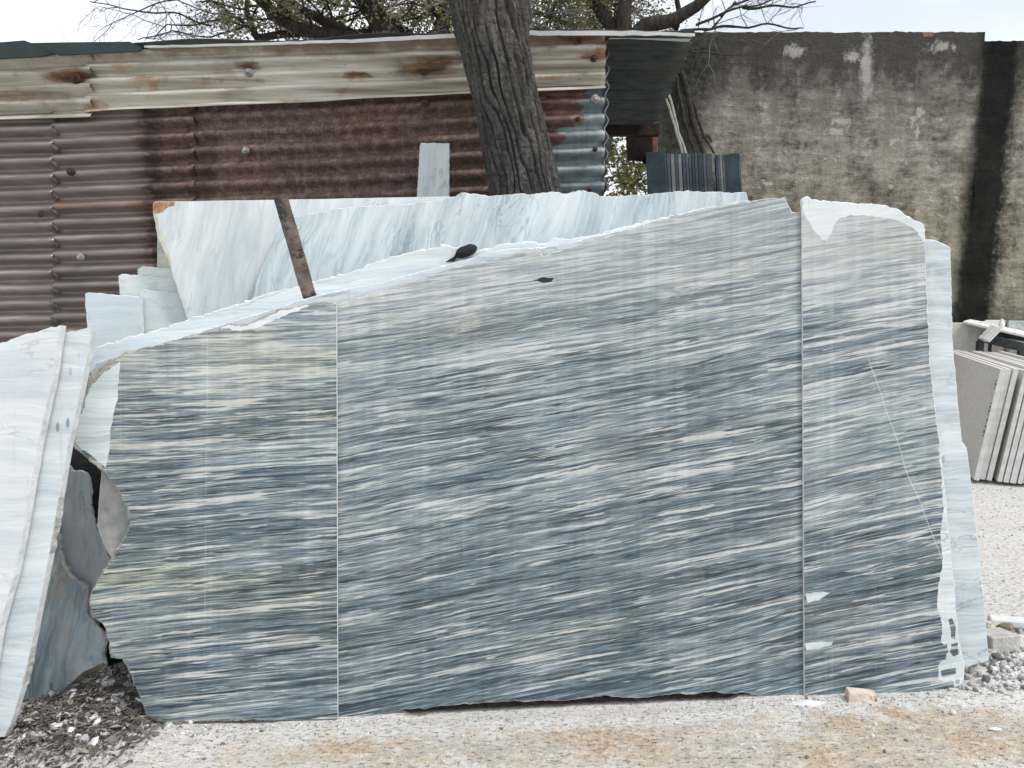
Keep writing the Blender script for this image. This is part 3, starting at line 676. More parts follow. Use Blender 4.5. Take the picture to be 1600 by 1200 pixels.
# red brick end showing in the coping
V, F = [], []
p = W(1450, 49, WY); boxm(V, F, Matrix.Translation((p.x, WY+.06, p.z-.062)), .12, .135, .055, .006)
part('brick', V, F, plain('red_brick', (.14, .07, .05), (.27, .16, .125), 20, .9, .5), wall)
# vine and two sticks against the wall
M_vine = plain('dark_vine_bark', (.015, .015, .013), (.07, .065, .055), 20, .9, .6)
V, F = [], []
def pxline(pl_, Y, sub=6, jit=.01):
    P = [W(a, b, Y) for a, b in pl_]; out = []
    for i in range(len(P)-1):
        for k in range(sub):
            q = P[i].lerp(P[i+1], k/sub); out.append(q + Vector((nz(q.x*9, q.z*9)*jit, nz(q.z*9, q.x)*jit, 0)))
    out.append(P[-1]); return out
for pl_, r in [([(1064, 112), (1076, 150), (1082, 190), (1100, 240), (1118, 300), (1135, 360), (1150, 760)], .035), ([(1056, 118), (1062, 150), (1070, 190), (1086, 240), (1104, 300)], .022),
               ([(1080, 150), (1092, 190), (1101, 214), (1116, 240)], .018), ([(1060, 72), (1085, 82), (1100, 80), (1132, 86), (1160, 85)], .012), ([(1075, 115), (1090, 84), (1098, 72)], .012),
               ([(1068, 130), (1058, 170), (1050, 215), (1040, 240)], .012), ([(1098, 214), (1107, 212), (1112, 222)], .02)]:
    L = pxline(pl_, WY-.06); tube(V, F, L, [r*(1-.4*i/len(L)) for i in range(len(L))], 7)
tag(mesh_obj('dead_vine', V, F, M_vine, loc=(W(1150, 300, WY).x, WY-.06, 0), smooth=True), 'dark dead vine climbing the left corner of the mouldy wall', 'vine')
M_stick = plain('pale_dry_stick', (.30, .29, .25), (.55, .54, .48), 12, .8, .4)
for i, (pl_, lb) in enumerate([([(1034, 137), (1046, 170), (1058, 210), (1068, 244), (1095, 330), (1200, 690)], 'pale dry stick leaning on the wall corner, the lower and longer one'),
                               ([(1041, 128), (1050, 165), (1060, 205), (1074, 245), (1105, 330), (1225, 690)], 'pale dry stick leaning on the wall corner, the one nearer the vine')]):
    V, F = [], []; L = pxline(pl_, WY-.3-.1*i, 5, .012); tube(V, F, L, .012, 6)
    tag(mesh_obj('dry_stick', V, F, M_stick, loc=tuple(L[-1]), smooth=True), lb, 'stick', 'dry sticks against the wall')

# ------------------------------------------------------------------ big tree in front of the shed
def m_bark(name, a, b, c3):
    m = Mat(name, .95, .15); n = m.noise(m.scale(m.P, (20, 20, 4)), 1, 6, .68); f = m.noise(m.P, 45, 5, .7)
    c = m.ramp(m.add(m.mul(n, .6), m.mul(f, .4)), [(.34, a), (.52, b), (.70, c3)])
    c = m.mix(m.mul(m.step(m.noise(m.P, 4, 4), .56, .70), .3), c, m.mix(1.0, c, (1.25, 1.0, .78), 'MULTIPLY'))
    m.color(c); m.bump(m.add(n, f), .8, .02); return m.m
M_bark = m_bark('furrowed_bark', (.024, .024, .024), (.078, .076, .073), (.21, .205, .195))
TY = 4.02
tree = empty('leaning_tree', (W(850, 560, TY).x+.12, TY, 0)); tag(tree, 'big leaning tree with deeply furrowed grey bark in front of the shed', 'tree')
cl = []
for py, xl_, xr_ in [(1000, 790, 1010), (700, 778, 975), (560, 770, 945), (420, 768, 915), (300, 765, 876), (250, 755, 868), (200, 746, 853), (150, 734, 841), (100, 722, 832), (60, 712, 826), (20, 704, 822), (-40, 690, 812), (-140, 664, 790), (-260, 640, 765)]:
    a, b = W(xl_, py, TY), W(xr_, py, TY); cl.append(((a+b)/2, (b.x-a.x)/2))
def interp(t):
    t = t*(len(cl)-1); i = min(int(t), len(cl)-2); f = t-i
    return cl[i][0].lerp(cl[i+1][0], f), cl[i][1]*(1-f)+cl[i+1][1]*f
V, F = [], []; na, nl = 360, 360
for j in range(nl+1):
    c0, r = interp(j/nl); z = c0.z
    for k in range(na):
        a = 2*math.pi*k/na; s = a*r
        ca, sa = math.cos(a), math.sin(a)
        # bark plates: furrows run up the trunk, wander and interlock
        ph = 25*a/(2*math.pi) + 1.5*nz(ca*1.6, sa*1.6, z*2.1) + .55*nz(ca*4, sa*4, z*6.5)
        pid = math.floor(ph); f_ = ph - pid; e_ = min(f_, 1-f_)
        wdt = .20 + .12*nz(ca*5, sa*5, z*5+3)
        cut = max(0, 1 - e_/wdt)
        vary = .55 + .6*nz(ca*6+3, sa*6, z*3.2)
        brk = nz((pid % 25)*7.7, z*13 + 3*(pid % 25)); hb_ = max(0, 1-abs(brk)/.035)
        brk2 = .005*nz((pid % 25)*3.1, math.floor(z*9 + (pid % 25)*.37)*1.7)
        fine_ = noise.noise(Vector((ca*r*75, sa*r*75, z*16)))
        d = -.040*(cut**.8)*max(.25, vary) - .008*hb_*(1-cut) + brk2 + .005*fine_ + .004*nz(ca*r*160, sa*r*160, z*50)
        d += .020*nz(ca*2, sa*2, z*1.4)
        if 2.75 < z < 3.1: d += .045*math.exp(-((a-.35)/.30)**2 - ((z-2.98)/.08)**2) + .025*math.exp(-((a-.25)/.2)**2-((z-3.06)/.05)**2)
        if z < .25: d += .10*(.25-z)
        V.append((c0.x+(r+d)*ca, c0.y+(r+d)*sa*.95, max(z, -.05) if j == 0 else z))
for j in range(nl):
    for k in range(na): F.append((j*na+k, j*na+(k+1) % na, (j+1)*na+(k+1) % na, (j+1)*na+k))
part('trunk', V, F, M_bark, tree, True)

# ------------------------------------------------------------------ trees behind
M_leafA = plain('olive_leaf', (.07, .08, .028), (.18, .185, .075), 3, .6, 0)
M_leafB = plain('yellow_green_leaf', (.14, .14, .045), (.28, .26, .10), 3, .6, 0)
M_bark2 = m_bark('dark_branch_bark', (.018, .016, .014), (.045, .04, .036), (.10, .09, .08))
M_twig = plain('grey_twig', (.16, .145, .17), (.30, .27, .32), 6, .9, .1)
class Tree:
    def __init__(s): s.V, s.F, s.tV, s.tF, s.L, s.lF, s.li = [], [], [], [], [], [], []
    def limb(s, pts, r0, r1, n=8, fine=False):
        k = len(pts); rr = [r0+(r1-r0)*i/(k-1) for i in range(k)]
        if fine: tube(s.tV, s.tF, pts, rr, 4, False)
        else: tube(s.V, s.F, pts, rr, n, True)
    def walk(s, p, d, L, seg, curl, droop=0.0):
        pts = [Vector(p)]; d = Vector(d).normalized()
        for i in range(seg):
            d = (d + Vector((random.gauss(0, curl), random.gauss(0, curl), random.gauss(0, curl)-droop))).normalized()
            pts.append(pts[-1] + d*(L/seg))
        return pts
    def leaves(s, p, d, n, spread, size):
        for _ in range(n):
            c = p + Vector((random.gauss(0, spread), random.gauss(0, spread), random.gauss(0, spread)))
            a = Vector((random.gauss(0, 1), random.gauss(0, 1), random.gauss(0, .6))).normalized()
            b = a.cross(Vector((random.gauss(0, 1), random.gauss(0, 1), random.gauss(0, 1)))).normalized()
            l = size*random.uniform(.6, 1.4); w = l*.28; b0 = len(s.L)
            s.L += [c, c+a*l*.5+b*w, c+a*l, c+a*l*.5-b*w]; s.lF.append((b0, b0+1, b0+2, b0+3)); s.li.append(0 if random.random() < .7 else 1)
    def grow(s, p, d, L, r, depth, leaf, leafn, size, droop=.02, bare=False, curl=.16):
        pts = s.walk(p, d, L, 6, curl, droop)
        s.limb(pts, r, r*.55, 7 if r > .02 else 5, fine=(r < .012))
        if depth == 0:
            if leaf:
                for q in pts[1:]: s.leaves(q, d, leafn, .05, size)
            return
        for k in range(random.randint(3, 5)):
            i = random.randint(2, 6); q = pts[i]; t = (pts[i]-pts[i-1]).normalized()
            nd_ = (t*random.uniform(.5, 1.0) + Vector((random.gauss(0, .6), random.gauss(0, .6), random.gauss(0, .5)))).normalized()
            s.grow(q, nd_, L*random.uniform(.5, .75), r*random.uniform(.38, .55), depth-1, leaf, leafn, size, droop, bare, curl)
    def finish(s, name, base, label, leafmats, twigs=True, group=None):
        root = empty(name, base); tag(root, label, 'tree', group)
        if s.V: part('trunk', s.V, s.F, M_bark2, root, True)
        if s.tV: tag(part('twigs', s.tV, s.tF, M_twig, root, True), kind='stuff')
        if s.L: tag(part('crown', s.L, s.lF, leafmats, root, mi=s.li), kind='stuff')
        return root
def limbpx(T, pl_, Y, r0, r1, dY=0.0):
    n = len(pl_); P = [W(a, b, Y+dY*i/(n-1)) for i, (a, b) in enumerate(pl_)]; out = []
    for i in range(n-1):
        for k in range(5):
            q = P[i].lerp(P[i+1], k/5); out.append(q + Vector((nz(q.x*4, q.z*4), nz(q.z*3, 5), nz(q.x*4, 9)))*.03)
    out.append(P[-1]); T.limb(out, r0, r1, 9); return out
def sprout(T, line, n, L, r, depth, leafn, size, leaf=True, up=.4, lo=.2, curl=.16, droop=.02, side=0.0):
    for k in range(n):
        i = int(len(line)*random.uniform(lo, .98)); i = min(max(i, 1), len(line)-1)
        d = Vector((random.gauss(side, .8), random.gauss(.45, .6), random.gauss(up, .5)))
        T.grow(line[i], d, L*random.uniform(.7, 1.2), r, depth, leaf, leafn, size, droop, not leaf, curl)
random.seed(11)
YA = 9.0
T = Tree(); root_p = W(620, 470, YA); base = Vector((root_p.x, YA, 0))
T.limb([base+Vector((0, 0, -.1)), base+Vector((.05, 0, 1)), base+Vector((-.05, 0, 2.1)), W(625, 120, YA)], .26, .17, 10)
a1 = limbpx(T, [(625, 120), (606, 55), (580, 18), (552, -20), (520, -120)], YA, .15, .06, -.4)
a2 = limbpx(T, [(625, 120), (640, 58), (600, 30), (575, 0), (560, -60)], YA, .09, .04, .5)
a3 = limbpx(T, [(640, 100), (690, 55), (694, 20), (700, -40), (690, -160)], YA, .11, .05, .2)
a4 = limbpx(T, [(606, 55), (530, 58), (480, 48), (440, 32), (415, 10), (380, -20)], YA, .085, .04, -.5)
a5 = limbpx(T, [(560, 62), (520, 40), (470, 14), (430, -12), (390, -50)], YA, .07, .03, .3)
a6 = limbpx(T, [(480, 48), (400, 60), (392, 40), (386, 15), (388, -10), (370, -60)], YA, .045, .02, .1)
for L_, n in ((a1, 9), (a2, 8), (a3, 9), (a4, 9), (a5, 8), (a6, 6)): sprout(T, L_, n, .9, .015, 2, 7, .040, True, .3)
# thin outer branches, leafless, reaching left over the roof
for pl_ in ([(430, 30), (380, 30), (330, 20), (285, 5), (250, -20)], [(392, 45), (350, 30), (300, 38), (262, 40), (240, 62)], [(400, 20), (350, 8), (300, -6), (230, 10), (190, 30)], [(386, 40), (330, 58), (270, 50), (215, 62)], [(330, 40), (280, 22), (220, 18), (175, 8), (140, 2)]):
    L_ = limbpx(T, pl_, YA-.3, .011, .005, random.uniform(-.5, .5)); sprout(T, L_, 6, .55, .006, 2, 0, 0, False, .05, .2, .20, .0, -.4)
T.finish('leafy_tree', tuple(base), 'leafy olive green tree with thick dark limbs behind the shed, left of the big trunk', [M_leafA, M_leafB])
random.seed(23)
YB = 8.2
T = Tree(); p0 = W(985, 470, YB); base = Vector((W(895, 470, YB).x, YB, 0))
# stands behind the shed
T.limb([base+Vector((0, 0, -.1)), base+Vector((.0, 0, 1.2)), base+Vector((.05, 0, 2.4)), W(960, 110, YB)], .2, .15, 10)
b1 = limbpx(T, [(960, 110), (972, 50), (976, 10), (985, -60), (980, -150)], YB, .10, .05)
b2 = limbpx(T, [(960, 110), (958, 40), (935, 10), (905, -20), (870, -70)], YB, .08, .04, .3)
b3 = limbpx(T, [(975, 70), (1010, 42), (1050, 30), (1088, 10), (1120, -20), (1180, -60)], YB, .085, .04, -.2)
b4 = limbpx(T, [(1050, 30), (1054, 45), (1060, 20), (1056, -30), (1070, -90)], YB, .035, .02)
for L_, n in ((b1, 5), (b2, 13)): sprout(T, L_, n, .85, .014, 2, 5, .034, True, .2, .15, .16, .02, -.5)
for pl_ in ([(900, 45), (870, 30), (845, 20), (820, 25)], [(930, 52), (890, 55), (850, 50), (815, 40)]):
    L_ = limbpx(T, pl_, YB+.3, .03, .012); sprout(T, L_, 10, .6, .010, 2, 5, .034, True, .3)
for pl_ in ([(1088, 40), (1130, 22), (1160, 10), (1205, 0), (1230, -12)], [(1100, 48), (1128, 42), (1190, 40), (1235, 42), (1255, 44)], [(1128, 26), (1150, 5), (1190, -15), (1240, -20)], [(1160, 10), (1205, 12), (1245, 8), (1275, 2)], [(1062, 48), (1110, 46), (1128, 30), (1150, 2)]):
    L_ = limbpx(T, pl_, YB-.1, .014, .006, random.uniform(-.3, .3)); sprout(T, L_, 6, .40, .0055, 1, 0, 0, False, .75, .2, .15, -.02, .3)
T.finish('half_bare_tree', tuple(base), 'half bare tree behind the shed roof, its dark limb reaching right over the wall', [M_leafA, M_leafB])
random.seed(31)
YC = 12.5
T = Tree(); base = Vector((W(930, 470, YC).x, YC, 0))
T.limb([base+Vector((0, 0, -.1)), base+Vector((.03, 0, 1.4)), base+Vector((.1, 0, 2.6))], .09, .05, 8)
for k in range(26):
    q = base+Vector((random.gauss(.10, .24), random.gauss(0, .3), random.uniform(2.3, 3.75)))
    T.grow(q, Vector((random.gauss(.25, .7), random.gauss(0, .7), random.gauss(.4, .4))), .6, .010, 1, True, 9, .075)
T.finish('small_leafy_tree', tuple(base), 'small leafy tree seen through the bright gap between shed and wall', [M_leafA, M_leafB])

# ------------------------------------------------------------------ slabs at the back
M_white1 = pale('white_marble_soft', (.60, .64, .68), (.36, .41, .47), 0, 11, .55, .9, 7, ang=R(80), stain=.0)
M_white2 = pale('white_marble_rust_tinged', (.61, .67, .69), (.34, .41, .45), 0, 12, .75, 1.2, 9, ang=R(80), stain=.25)
M_white3 = pale('white_marble_diagonal', (.56, .64, .68), (.28, .37, .42), 0, 13, 1.0, 1.7, 17, ang=R(72), spots=.35)
M_strip = pale('white_marble_strip', (.61, .68, .70), (.38, .47, .51), 0, 14, .8, 1, 12, ang=R(82), stain=.3)
M_rustc = plain('rust_stained_marble', (.20, .08, .03), (.55, .42, .30), 26, .8, .5)
M_sliver = plain('grey_green_marble', (.26, .28, .26), (.44, .45, .40), 14, .7, .3)
BACK = Frame((MAIN.world(0, .34, 0).x, MAIN.world(0, .34, 0).y), R(3.0), R(8.5))
slab('marble_slab', BACK, .22, [(246, 330), (250, 326), (700, 316), (705, 318)], M_sliver, label='greenish grey slab edge peeping out left of the rust cornered white slab', amp=.004)
slab('marble_slab', BACK, .045, [(239, 317), (242, 315, 's'), (440, 312, 's'), (640, 308, 's'), (700, 307), (740, 312), (760, 700), (300, 700), (293, 500), (262, 405), (246, 372), (240, 340)], M_white2, drop=False, amp=.004, edge=M_edge,
     patches=[([(230, 310), (274, 312), (272, 322), (262, 324), (255, 332), (243, 335), (236, 330)], M_rustc), ([(236, 334), (246, 336), (252, 370), (266, 402), (272, 440), (255, 410), (238, 372)], plain('cream_marble_margin', (.42, .38, .28), (.62, .60, .52), 16, .7, .3))],
     label='white slab with a rust stained upper left corner', seg=.02)
slab('marble_slab', BACK, .005, [(380, 560), (400, 440), (440, 350), (455, 340), (480, 334), (520, 327), (560, 322), (600, 320), (640, 318), (680, 313), (712, 307), (724, 301), (746, 303), (770, 306), (800, 304), (835, 303), (868, 300), (886, 302), (905, 297), (925, 300), (937, 307), (970, 306), (1000, 305), (1040, 301), (1062, 298), (1100, 300), (1166, 300, 's'), (1169, 312, 's'), (1172, 330)], M_white3, amp=.006, label='long blue white slab with steep diagonal streaks under the leaning trunk', edge=M_edge)
STRIP = Frame((W(655, 500, 4.22).x, 4.16), 0, R(2))
slab('marble_strip', STRIP, 0, [(651, 310), (656, 228), (658, 223), (702, 224), (702, 310)], M_strip, .02, .003, label='narrow upright white marble strip leaning against the rusty shed', cat='marble strip')
M_step = [pale('step_marble', (.56+.02*k, .64+.012*k, .68-.015*k), (.38, .46, .50), .04, 20+k, .55, 1.3, 26) for k in range(4)]
MIDF = Frame((MAIN.world(0, .09, 0).x, MAIN.world(0, .09, 0).y), R(4.0), R(7))
for k, (y, pts, lb) in enumerate([(.07, [(215, 760), (150, 640), (138, 560), (133, 459), (140, 457), (175, 460), (221, 464, 's'), (226, 600), (240, 780)], 'low pale slab left of the step, lowest stair of the four offcuts'),
                                  (.10, [(216, 620), (218, 458), (224, 452), (255, 455), (285, 459), (330, 470)], 'pale slab wedged just right of the lowest stepped offcut'),
                                  (.13, [(210, 640), (190, 560), (185, 431), (190, 428), (215, 430), (250, 434), (320, 440)], 'cream tinged slab offcut, third step below the rust cornered slab'),
                                  (.16, [(215, 600), (215, 420), (222, 416), (250, 418), (272, 420), (320, 424)], 'highest of the stepped slab offcuts beside the corrugated iron')]):
    slab('marble_offcut', BACK, y, pts, M_step[k], .02, .004, label=lb, cat='marble slab', group='stepped offcuts')

# ------------------------------------------------------------------ rusty angle bar
M_bar = plain('rusted_bar', (.050, .038, .034), (.20, .155, .14), 20, .85, .6, c3=(.03, .033, .036))
p_t, p_b = onplane(438, 305, MIDF.P-MIDF.ey*.02, MIDF.ey), onplane(487, 474, MIDF.P-MIDF.ey*.02, MIDF.ey)
# runs from the gap between the slabs up over the white slab
dirb = (p_t-p_b).normalized(); p_low = p_b - dirb*((p_b.z+.02)/dirb.z)
barroot = empty('angle_bar', tuple(p_low)); tag(barroot, 'rusty iron angle bar leaning across the white slabs', 'iron bar')
nrm = MIDF.ey; side = dirb.cross(nrm).normalized()
def bar(name, w, off_s, off_n, t):
    V, F = [], []; L = (p_t-p_low).length; n = 60
    for i in range(n+1):
        c_ = p_low + dirb*(L*i/n)
        for a, b in ((-w/2, -t/2), (w/2, -t/2), (w/2, t/2), (-w/2, t/2)):
            e = .0018*nz(i*.7, a*90, b*90)
            V.append(c_ + side*(a+off_s+e) + nrm*(b+off_n+e))
    for i in range(n):
        for k in range(4): F.append((4*i+k, 4*i+(k+1) % 4, 4*i+4+(k+1) % 4, 4*i+4+k))
    F += [(3, 2, 1, 0), (4*n, 4*n+1, 4*n+2, 4*n+3)]
    part(name, V, F, M_bar, barroot)
bar('flange', .052, 0, 0, .006); bar('web', .006, .026, .028, .05)

# ------------------------------------------------------------------ slabs of the main stack
M_back1 = pale('blue_white_marble', (.60, .68, .72), (.34, .43, .49), .12, 30, .75, 1.3, 30)
M_back2 = pale('bluish_backing_marble', (.55, .62, .66), (.31, .39, .44), .08, 31, 1.0, 1.4, 30, spots=.5)
slab('marble_slab', MAIN, .058, [(138, 575), (142, 546), (180, 533), (230, 520), (290, 500), (360, 478), (430, 455), (500, 437), (560, 420), (600, 405), (640, 394), (670, 387), (700, 382), (725, 390), (745, 392), (770, 386), (800, 380), (830, 377), (850, 380), (868, 371), (890, 373), (920, 368), (960, 358), (1000, 349), (1060, 334), (1100, 325), (1165, 313), (1210, 318), (1240, 500), (1240, 1078, 's'), (1190, 1076), (1160, 1050), (620, 1060), (590, 1098), (232, 1104), (215, 980), (200, 800), (170, 700)], M_back1, drop=False, amp=.008, chip=.010, label='blue white slab with a ragged sloping top, third layer behind the big striped face')
M_grey_in = plain('grey_slab_face', (.26, .265, .265), (.46, .46, .45), 10, .8, .3, c3=(.26, .20, .13))
slab('marble_slab', MAIN, .030, [(142, 600), (150, 566), (200, 550), (290, 524), (360, 502), (420, 484), (470, 468), (520, 455), (560, 447), (600, 440), (640, 428), (680, 418), (715, 408), (740, 402), (765, 393), (800, 388), (850, 386), (900, 376), (960, 362), (1060, 338), (1200, 325), (1300, 340), (1400, 360), (1445, 373), (1462, 375), (1485, 386), (1487, 440), (1488, 520), (1494, 590), (1500, 655), (1504, 690), (1511, 700), (1520, 770), (1528, 840), (1534, 900), (1540, 960), (1543, 1000), (1546, 1032), (1500, 1046), (1260, 1068), (1190, 1074), (1160, 1056), (620, 1072), (590, 1106), (240, 1114), (226, 1050), (205, 960), (178, 880), (160, 850), (151, 822), (158, 740), (150, 680)],
     M_back2, drop=False, amp=.0025, chip=.008, label='pale bluish slab standing out right of the big striped face, sloping left behind it',
     patches=[([(145, 735), (215, 735), (215, 900), (180, 900), (150, 825)], M_grey_in)])
C_lines = [(.72, 0, .25)]
M_c = marble('striped_grey_marble', .125, 1, curve=.010, lines=[(.36, .0, .14), (1.02, 0, .10)])
M_l = marble('striped_olive_marble', .070, 2, olive=.26, lines=[(.485, -.02, .28), (.20, 0, .08)])
M_r = marble('striped_blue_marble', .155, 4, lines=[(.115, -.01, .20), (.09, 0, .14), (.30, .0, .12)], bright=.04, con=.85, haze=.22, scratch=(.27, 1.36, .60, .45))
def lc(px, py, y=-.026): return MAIN.loc(px, py, y)
cen = slab('marble_slab', MAIN, 0.0, [(300, 560), (380, 515), (450, 492), (500, 480), (527, 474), (580, 458), (610, 450), (650, 437), (690, 424), (720, 414), (760, 408), (790, 402), (820, 392), (836, 386), (846, 392), (850, 400), (880, 388), (915, 378), (960, 366), (1000, 352), (1050, 338), (1100, 326), (1150, 317), (1190, 311), (1227, 308), (1231, 318), (1238, 332), (1262, 330), (1380, 345), (1420, 380), (1440, 700), (1470, 1062, 's'), (1255, 1092, 's'), (1200, 1090), (1160, 1083), (1130, 1084), (1118, 1080), (1080, 1086), (1060, 1084), (1000, 1091), (960, 1090), (950, 1087), (900, 1094), (830, 1096), (760, 1098), (700, 1103), (645, 1108), (560, 1120, 's'), (300, 1122)],
     M_c, drop=False, amp=.0045, chip=.008, edge=M_edge_dirty, label='large central marble slab with dark grey rising streaks, between two upright seams',
     patches=[([(833, 438), (848, 433), (866, 434), (862, 440), (850, 442)], M_slot)])
lef = slab('marble_slab', MAIN, -.0215, [(105, 690), (100, 664), (112, 640), (120, 612), (135, 592), (152, 577), (176, 561), (196, 550), (235, 541), (290, 526), (335, 514), (356, 505), (385, 508), (402, 500), (430, 486), (470, 476), (500, 472), (526, 473, 's'), (527, 800, 's'), (528, 1123, 's'), (400, 1126), (300, 1129), (234, 1131), (222, 1100), (206, 1062), (196, 1040), (190, 1030), (172, 1029), (168, 1000), (160, 975), (142, 962), (138, 945), (142, 925), (160, 890), (176, 866), (190, 845), (203, 818), (196, 795), (186, 770), (165, 742), (150, 728), (128, 710), (113, 699)],
     M_l, drop=False, amp=.0045, chip=.013, edge=M_greyedge, label='left marble slab of the big face, broken away at its left, olive tinged streaks',
     patches=[([(90, 700), (92, 640), (118, 600), (160, 560), (200, 545), (188, 560), (172, 572), (140, 604), (128, 650), (117, 690), (128, 706), (160, 730), (200, 800), (195, 800), (150, 735), (110, 705)], M_greyedge),
              ([(117, 690), (122, 660), (130, 640), (142, 606), (160, 585), (188, 565), (184, 610), (184, 625), (176, 650), (172, 690), (165, 730), (148, 716), (128, 702)], M_coat),
              ([(340, 512), (360, 500), (400, 498), (440, 484), (500, 470), (470, 482), (440, 494), (402, 512), (370, 516)], M_coat_warm)])
rig = slab('marble_slab', MAIN, -.0135, [(1253, 320), (1254, 310), (1262, 306), (1269, 312), (1300, 315), (1330, 316), (1345, 319), (1362, 317), (1385, 320), (1405, 327), (1418, 338), (1434, 345), (1445, 352), (1446, 375), (1447, 420), (1450, 480), (1453, 560), (1462, 640), (1470, 700), (1476, 760), (1483, 830), (1490, 900), (1494, 950), (1499, 1000), (1507, 1035), (1507, 1060), (1503, 1072), (1480, 1077), (1440, 1081), (1400, 1086), (1330, 1092, 's'), (1257, 1097, 's'), (1255, 700, 's')],
     M_r, drop=False, thick=.0125, amp=.0045, chip=.008, edge=M_edge, label='right marble slab of the big face, rounded top with white unpolished crown',
     patches=[([(1248, 300), (1300, 305), (1400, 310), (1460, 345), (1460, 392), (1444, 380), (1434, 362), (1415, 350), (1392, 342), (1360, 337), (1330, 336), (1312, 341), (1302, 352), (1298, 368), (1293, 377), (1284, 374), (1272, 360), (1264, 345), (1258, 335)], M_coat_warm),
              ([(1466, 700), (1480, 740), (1510, 1000), (1515, 1085), (1492, 1082), (1490, 1064), (1467, 1062), (1466, 1040), (1478, 1030), (1480, 1010), (1470, 1004), (1472, 980), (1465, 950), (1466, 920), (1472, 880), (1470, 840), (1474, 800), (1472, 750)], M_coat),
              ([(1482, 968), (1488, 966), (1494, 980), (1492, 1000), (1486, 996)], M_r), ([(1470, 1010), (1480, 1006), (1482, 1018), (1476, 1026), (1468, 1022)], M_r),
              ([(1486, 1006), (1497, 1004), (1498, 1022), (1490, 1026), (1484, 1018)], M_r), ([(1470, 1048), (1494, 1044), (1494, 1052), (1472, 1060)], M_r), ([(1494, 1060), (1500, 1062), (1498, 1068), (1492, 1067)], M_r),
              ([(1258, 928), (1274, 925), (1298, 926), (1280, 938), (1262, 942)], M_coat), ([(1258, 1006), (1280, 1003), (1302, 1002), (1300, 1008), (1276, 1014), (1260, 1016)], M_coat)])
# ------------------------------------------------------------------ slabs on the left
M_L = pale('bright_white_marble', (.66, .71, .74), (.45, .53, .58), .03, 40, .75, 1.4, 26)
M_L2 = pale('bright_white_marble_marked', (.64, .70, .73), (.40, .49, .54), .03, 41, .85, 1.4, 26, spots=.7)
lp = G(8, 1150)
slab('marble_slab', MAIN, .34, [(60, 640), (100, 610), (245, 600), (250, 700)], plain('gap_shade_black', (.012, .014, .015), (.035, .038, .04), 12, .85, .3), label='black slab added in place of the shade deep inside the left gap')  # black slab added where the gap is only in shade
LEFT = Frame((lp.x-.5, lp.y), R(-7.0), R(7))
slab('marble_slab', LEFT, -.040, [(-140, 575), (-60, 552), (0, 536), (40, 522), (70, 514), (94, 508, 's'), (82, 590, 's'), (60, 690, 's'), (36, 830, 's'), (22, 900, 's'), (6, 955, 's'), (-2, 985, 's'), (-14, 1060, 's'), (-30, 1180), (-140, 1190)], M_L, drop=False, amp=.005, thick=.032, label='front bright white slab cut off by the left border of the photo', edge=M_edge)
slab('marble_slab', LEFT, 0.0, [(-140, 580), (0, 545), (60, 530), (94, 524), (102, 519), (120, 517), (142, 511, 's'), (136, 560, 's'), (105, 702, 's'), (90, 790), (76, 870, 's'), (60, 950, 's'), (46, 1025), (34, 1075, 's'), (20, 1122, 's'), (8, 1152), (-140, 1160)], M_L2, drop=False, amp=.004, thick=.030, label='bright white slab with grey drip marks just behind the front left slab', edge=M_edge_dirty)
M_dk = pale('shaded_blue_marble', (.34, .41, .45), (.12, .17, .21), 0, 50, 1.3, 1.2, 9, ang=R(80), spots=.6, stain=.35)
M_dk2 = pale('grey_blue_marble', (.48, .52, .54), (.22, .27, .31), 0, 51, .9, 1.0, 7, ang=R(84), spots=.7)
M_raw = plain('raw_brown_stone', (.06, .05, .04), (.26, .22, .17), 14, .95, .9)
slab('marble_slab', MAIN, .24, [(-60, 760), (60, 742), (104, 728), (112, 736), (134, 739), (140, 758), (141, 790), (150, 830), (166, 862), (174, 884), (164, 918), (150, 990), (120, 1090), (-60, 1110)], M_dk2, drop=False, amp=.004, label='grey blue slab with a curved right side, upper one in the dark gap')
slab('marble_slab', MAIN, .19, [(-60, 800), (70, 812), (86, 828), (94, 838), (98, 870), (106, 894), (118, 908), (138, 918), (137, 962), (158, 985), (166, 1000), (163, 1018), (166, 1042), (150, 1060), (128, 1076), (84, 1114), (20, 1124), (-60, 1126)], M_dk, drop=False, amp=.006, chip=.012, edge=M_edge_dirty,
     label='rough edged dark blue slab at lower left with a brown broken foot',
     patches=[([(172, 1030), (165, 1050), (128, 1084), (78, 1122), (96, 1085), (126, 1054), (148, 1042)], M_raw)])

# ------------------------------------------------------------------ dark rag on the slab tops
V, F = [], []
pc = onplane(724, 394, MAIN.P+MAIN.ey*.04, MAIN.ey)
ax1 = (MAIN.ex*.93 + MAIN.ez*.34).normalized(); ax2 = MAIN.ez*.93 - MAIN.ex*.34
nu, nv = 36, 22
for j in range(nv+1):
    t = j/nv; s = -0.080 + .138*t
    body = .030*math.sqrt(max(0, 1-abs((s-.012)/.046)**2.6)) if abs(s-.012) < .046 else 0
    tail = .0105*max(0, min(1, (s+.082)/.03))
    kk = max(0, min(1, (s+.046)/.022)); kk = kk*kk*(3-2*kk)
    h = max(tail*(1-kk) + body*kk, .002 if j == nv else tail*(1 if s < 0 else 0))
    for k in range(nu):
        a = 2*math.pi*k/nu; wr_ = 1+.16*fbm(s*30, math.cos(a)*1.5, math.sin(a)*1.5, 3)
        V.append(pc + ax1*s + ax2*(h*wr_*math.sin(a)*.72 - .013*(1-kk)) + MAIN.ey*(h*wr_*.8*math.cos(a)))
for j in range(nv):
    for k in range(nu): F.append((j*nu+k, j*nu+(k+1) % nu, (j+1)*nu+(k+1) % nu, (j+1)*nu+k))
F.append(tuple(reversed(range(nu)))); F.append(tuple(nv*nu+k for k in range(nu)))
M_rag = plain('black_cloth', (.006, .008, .010), (.022, .027, .033), 40, .7, .6)
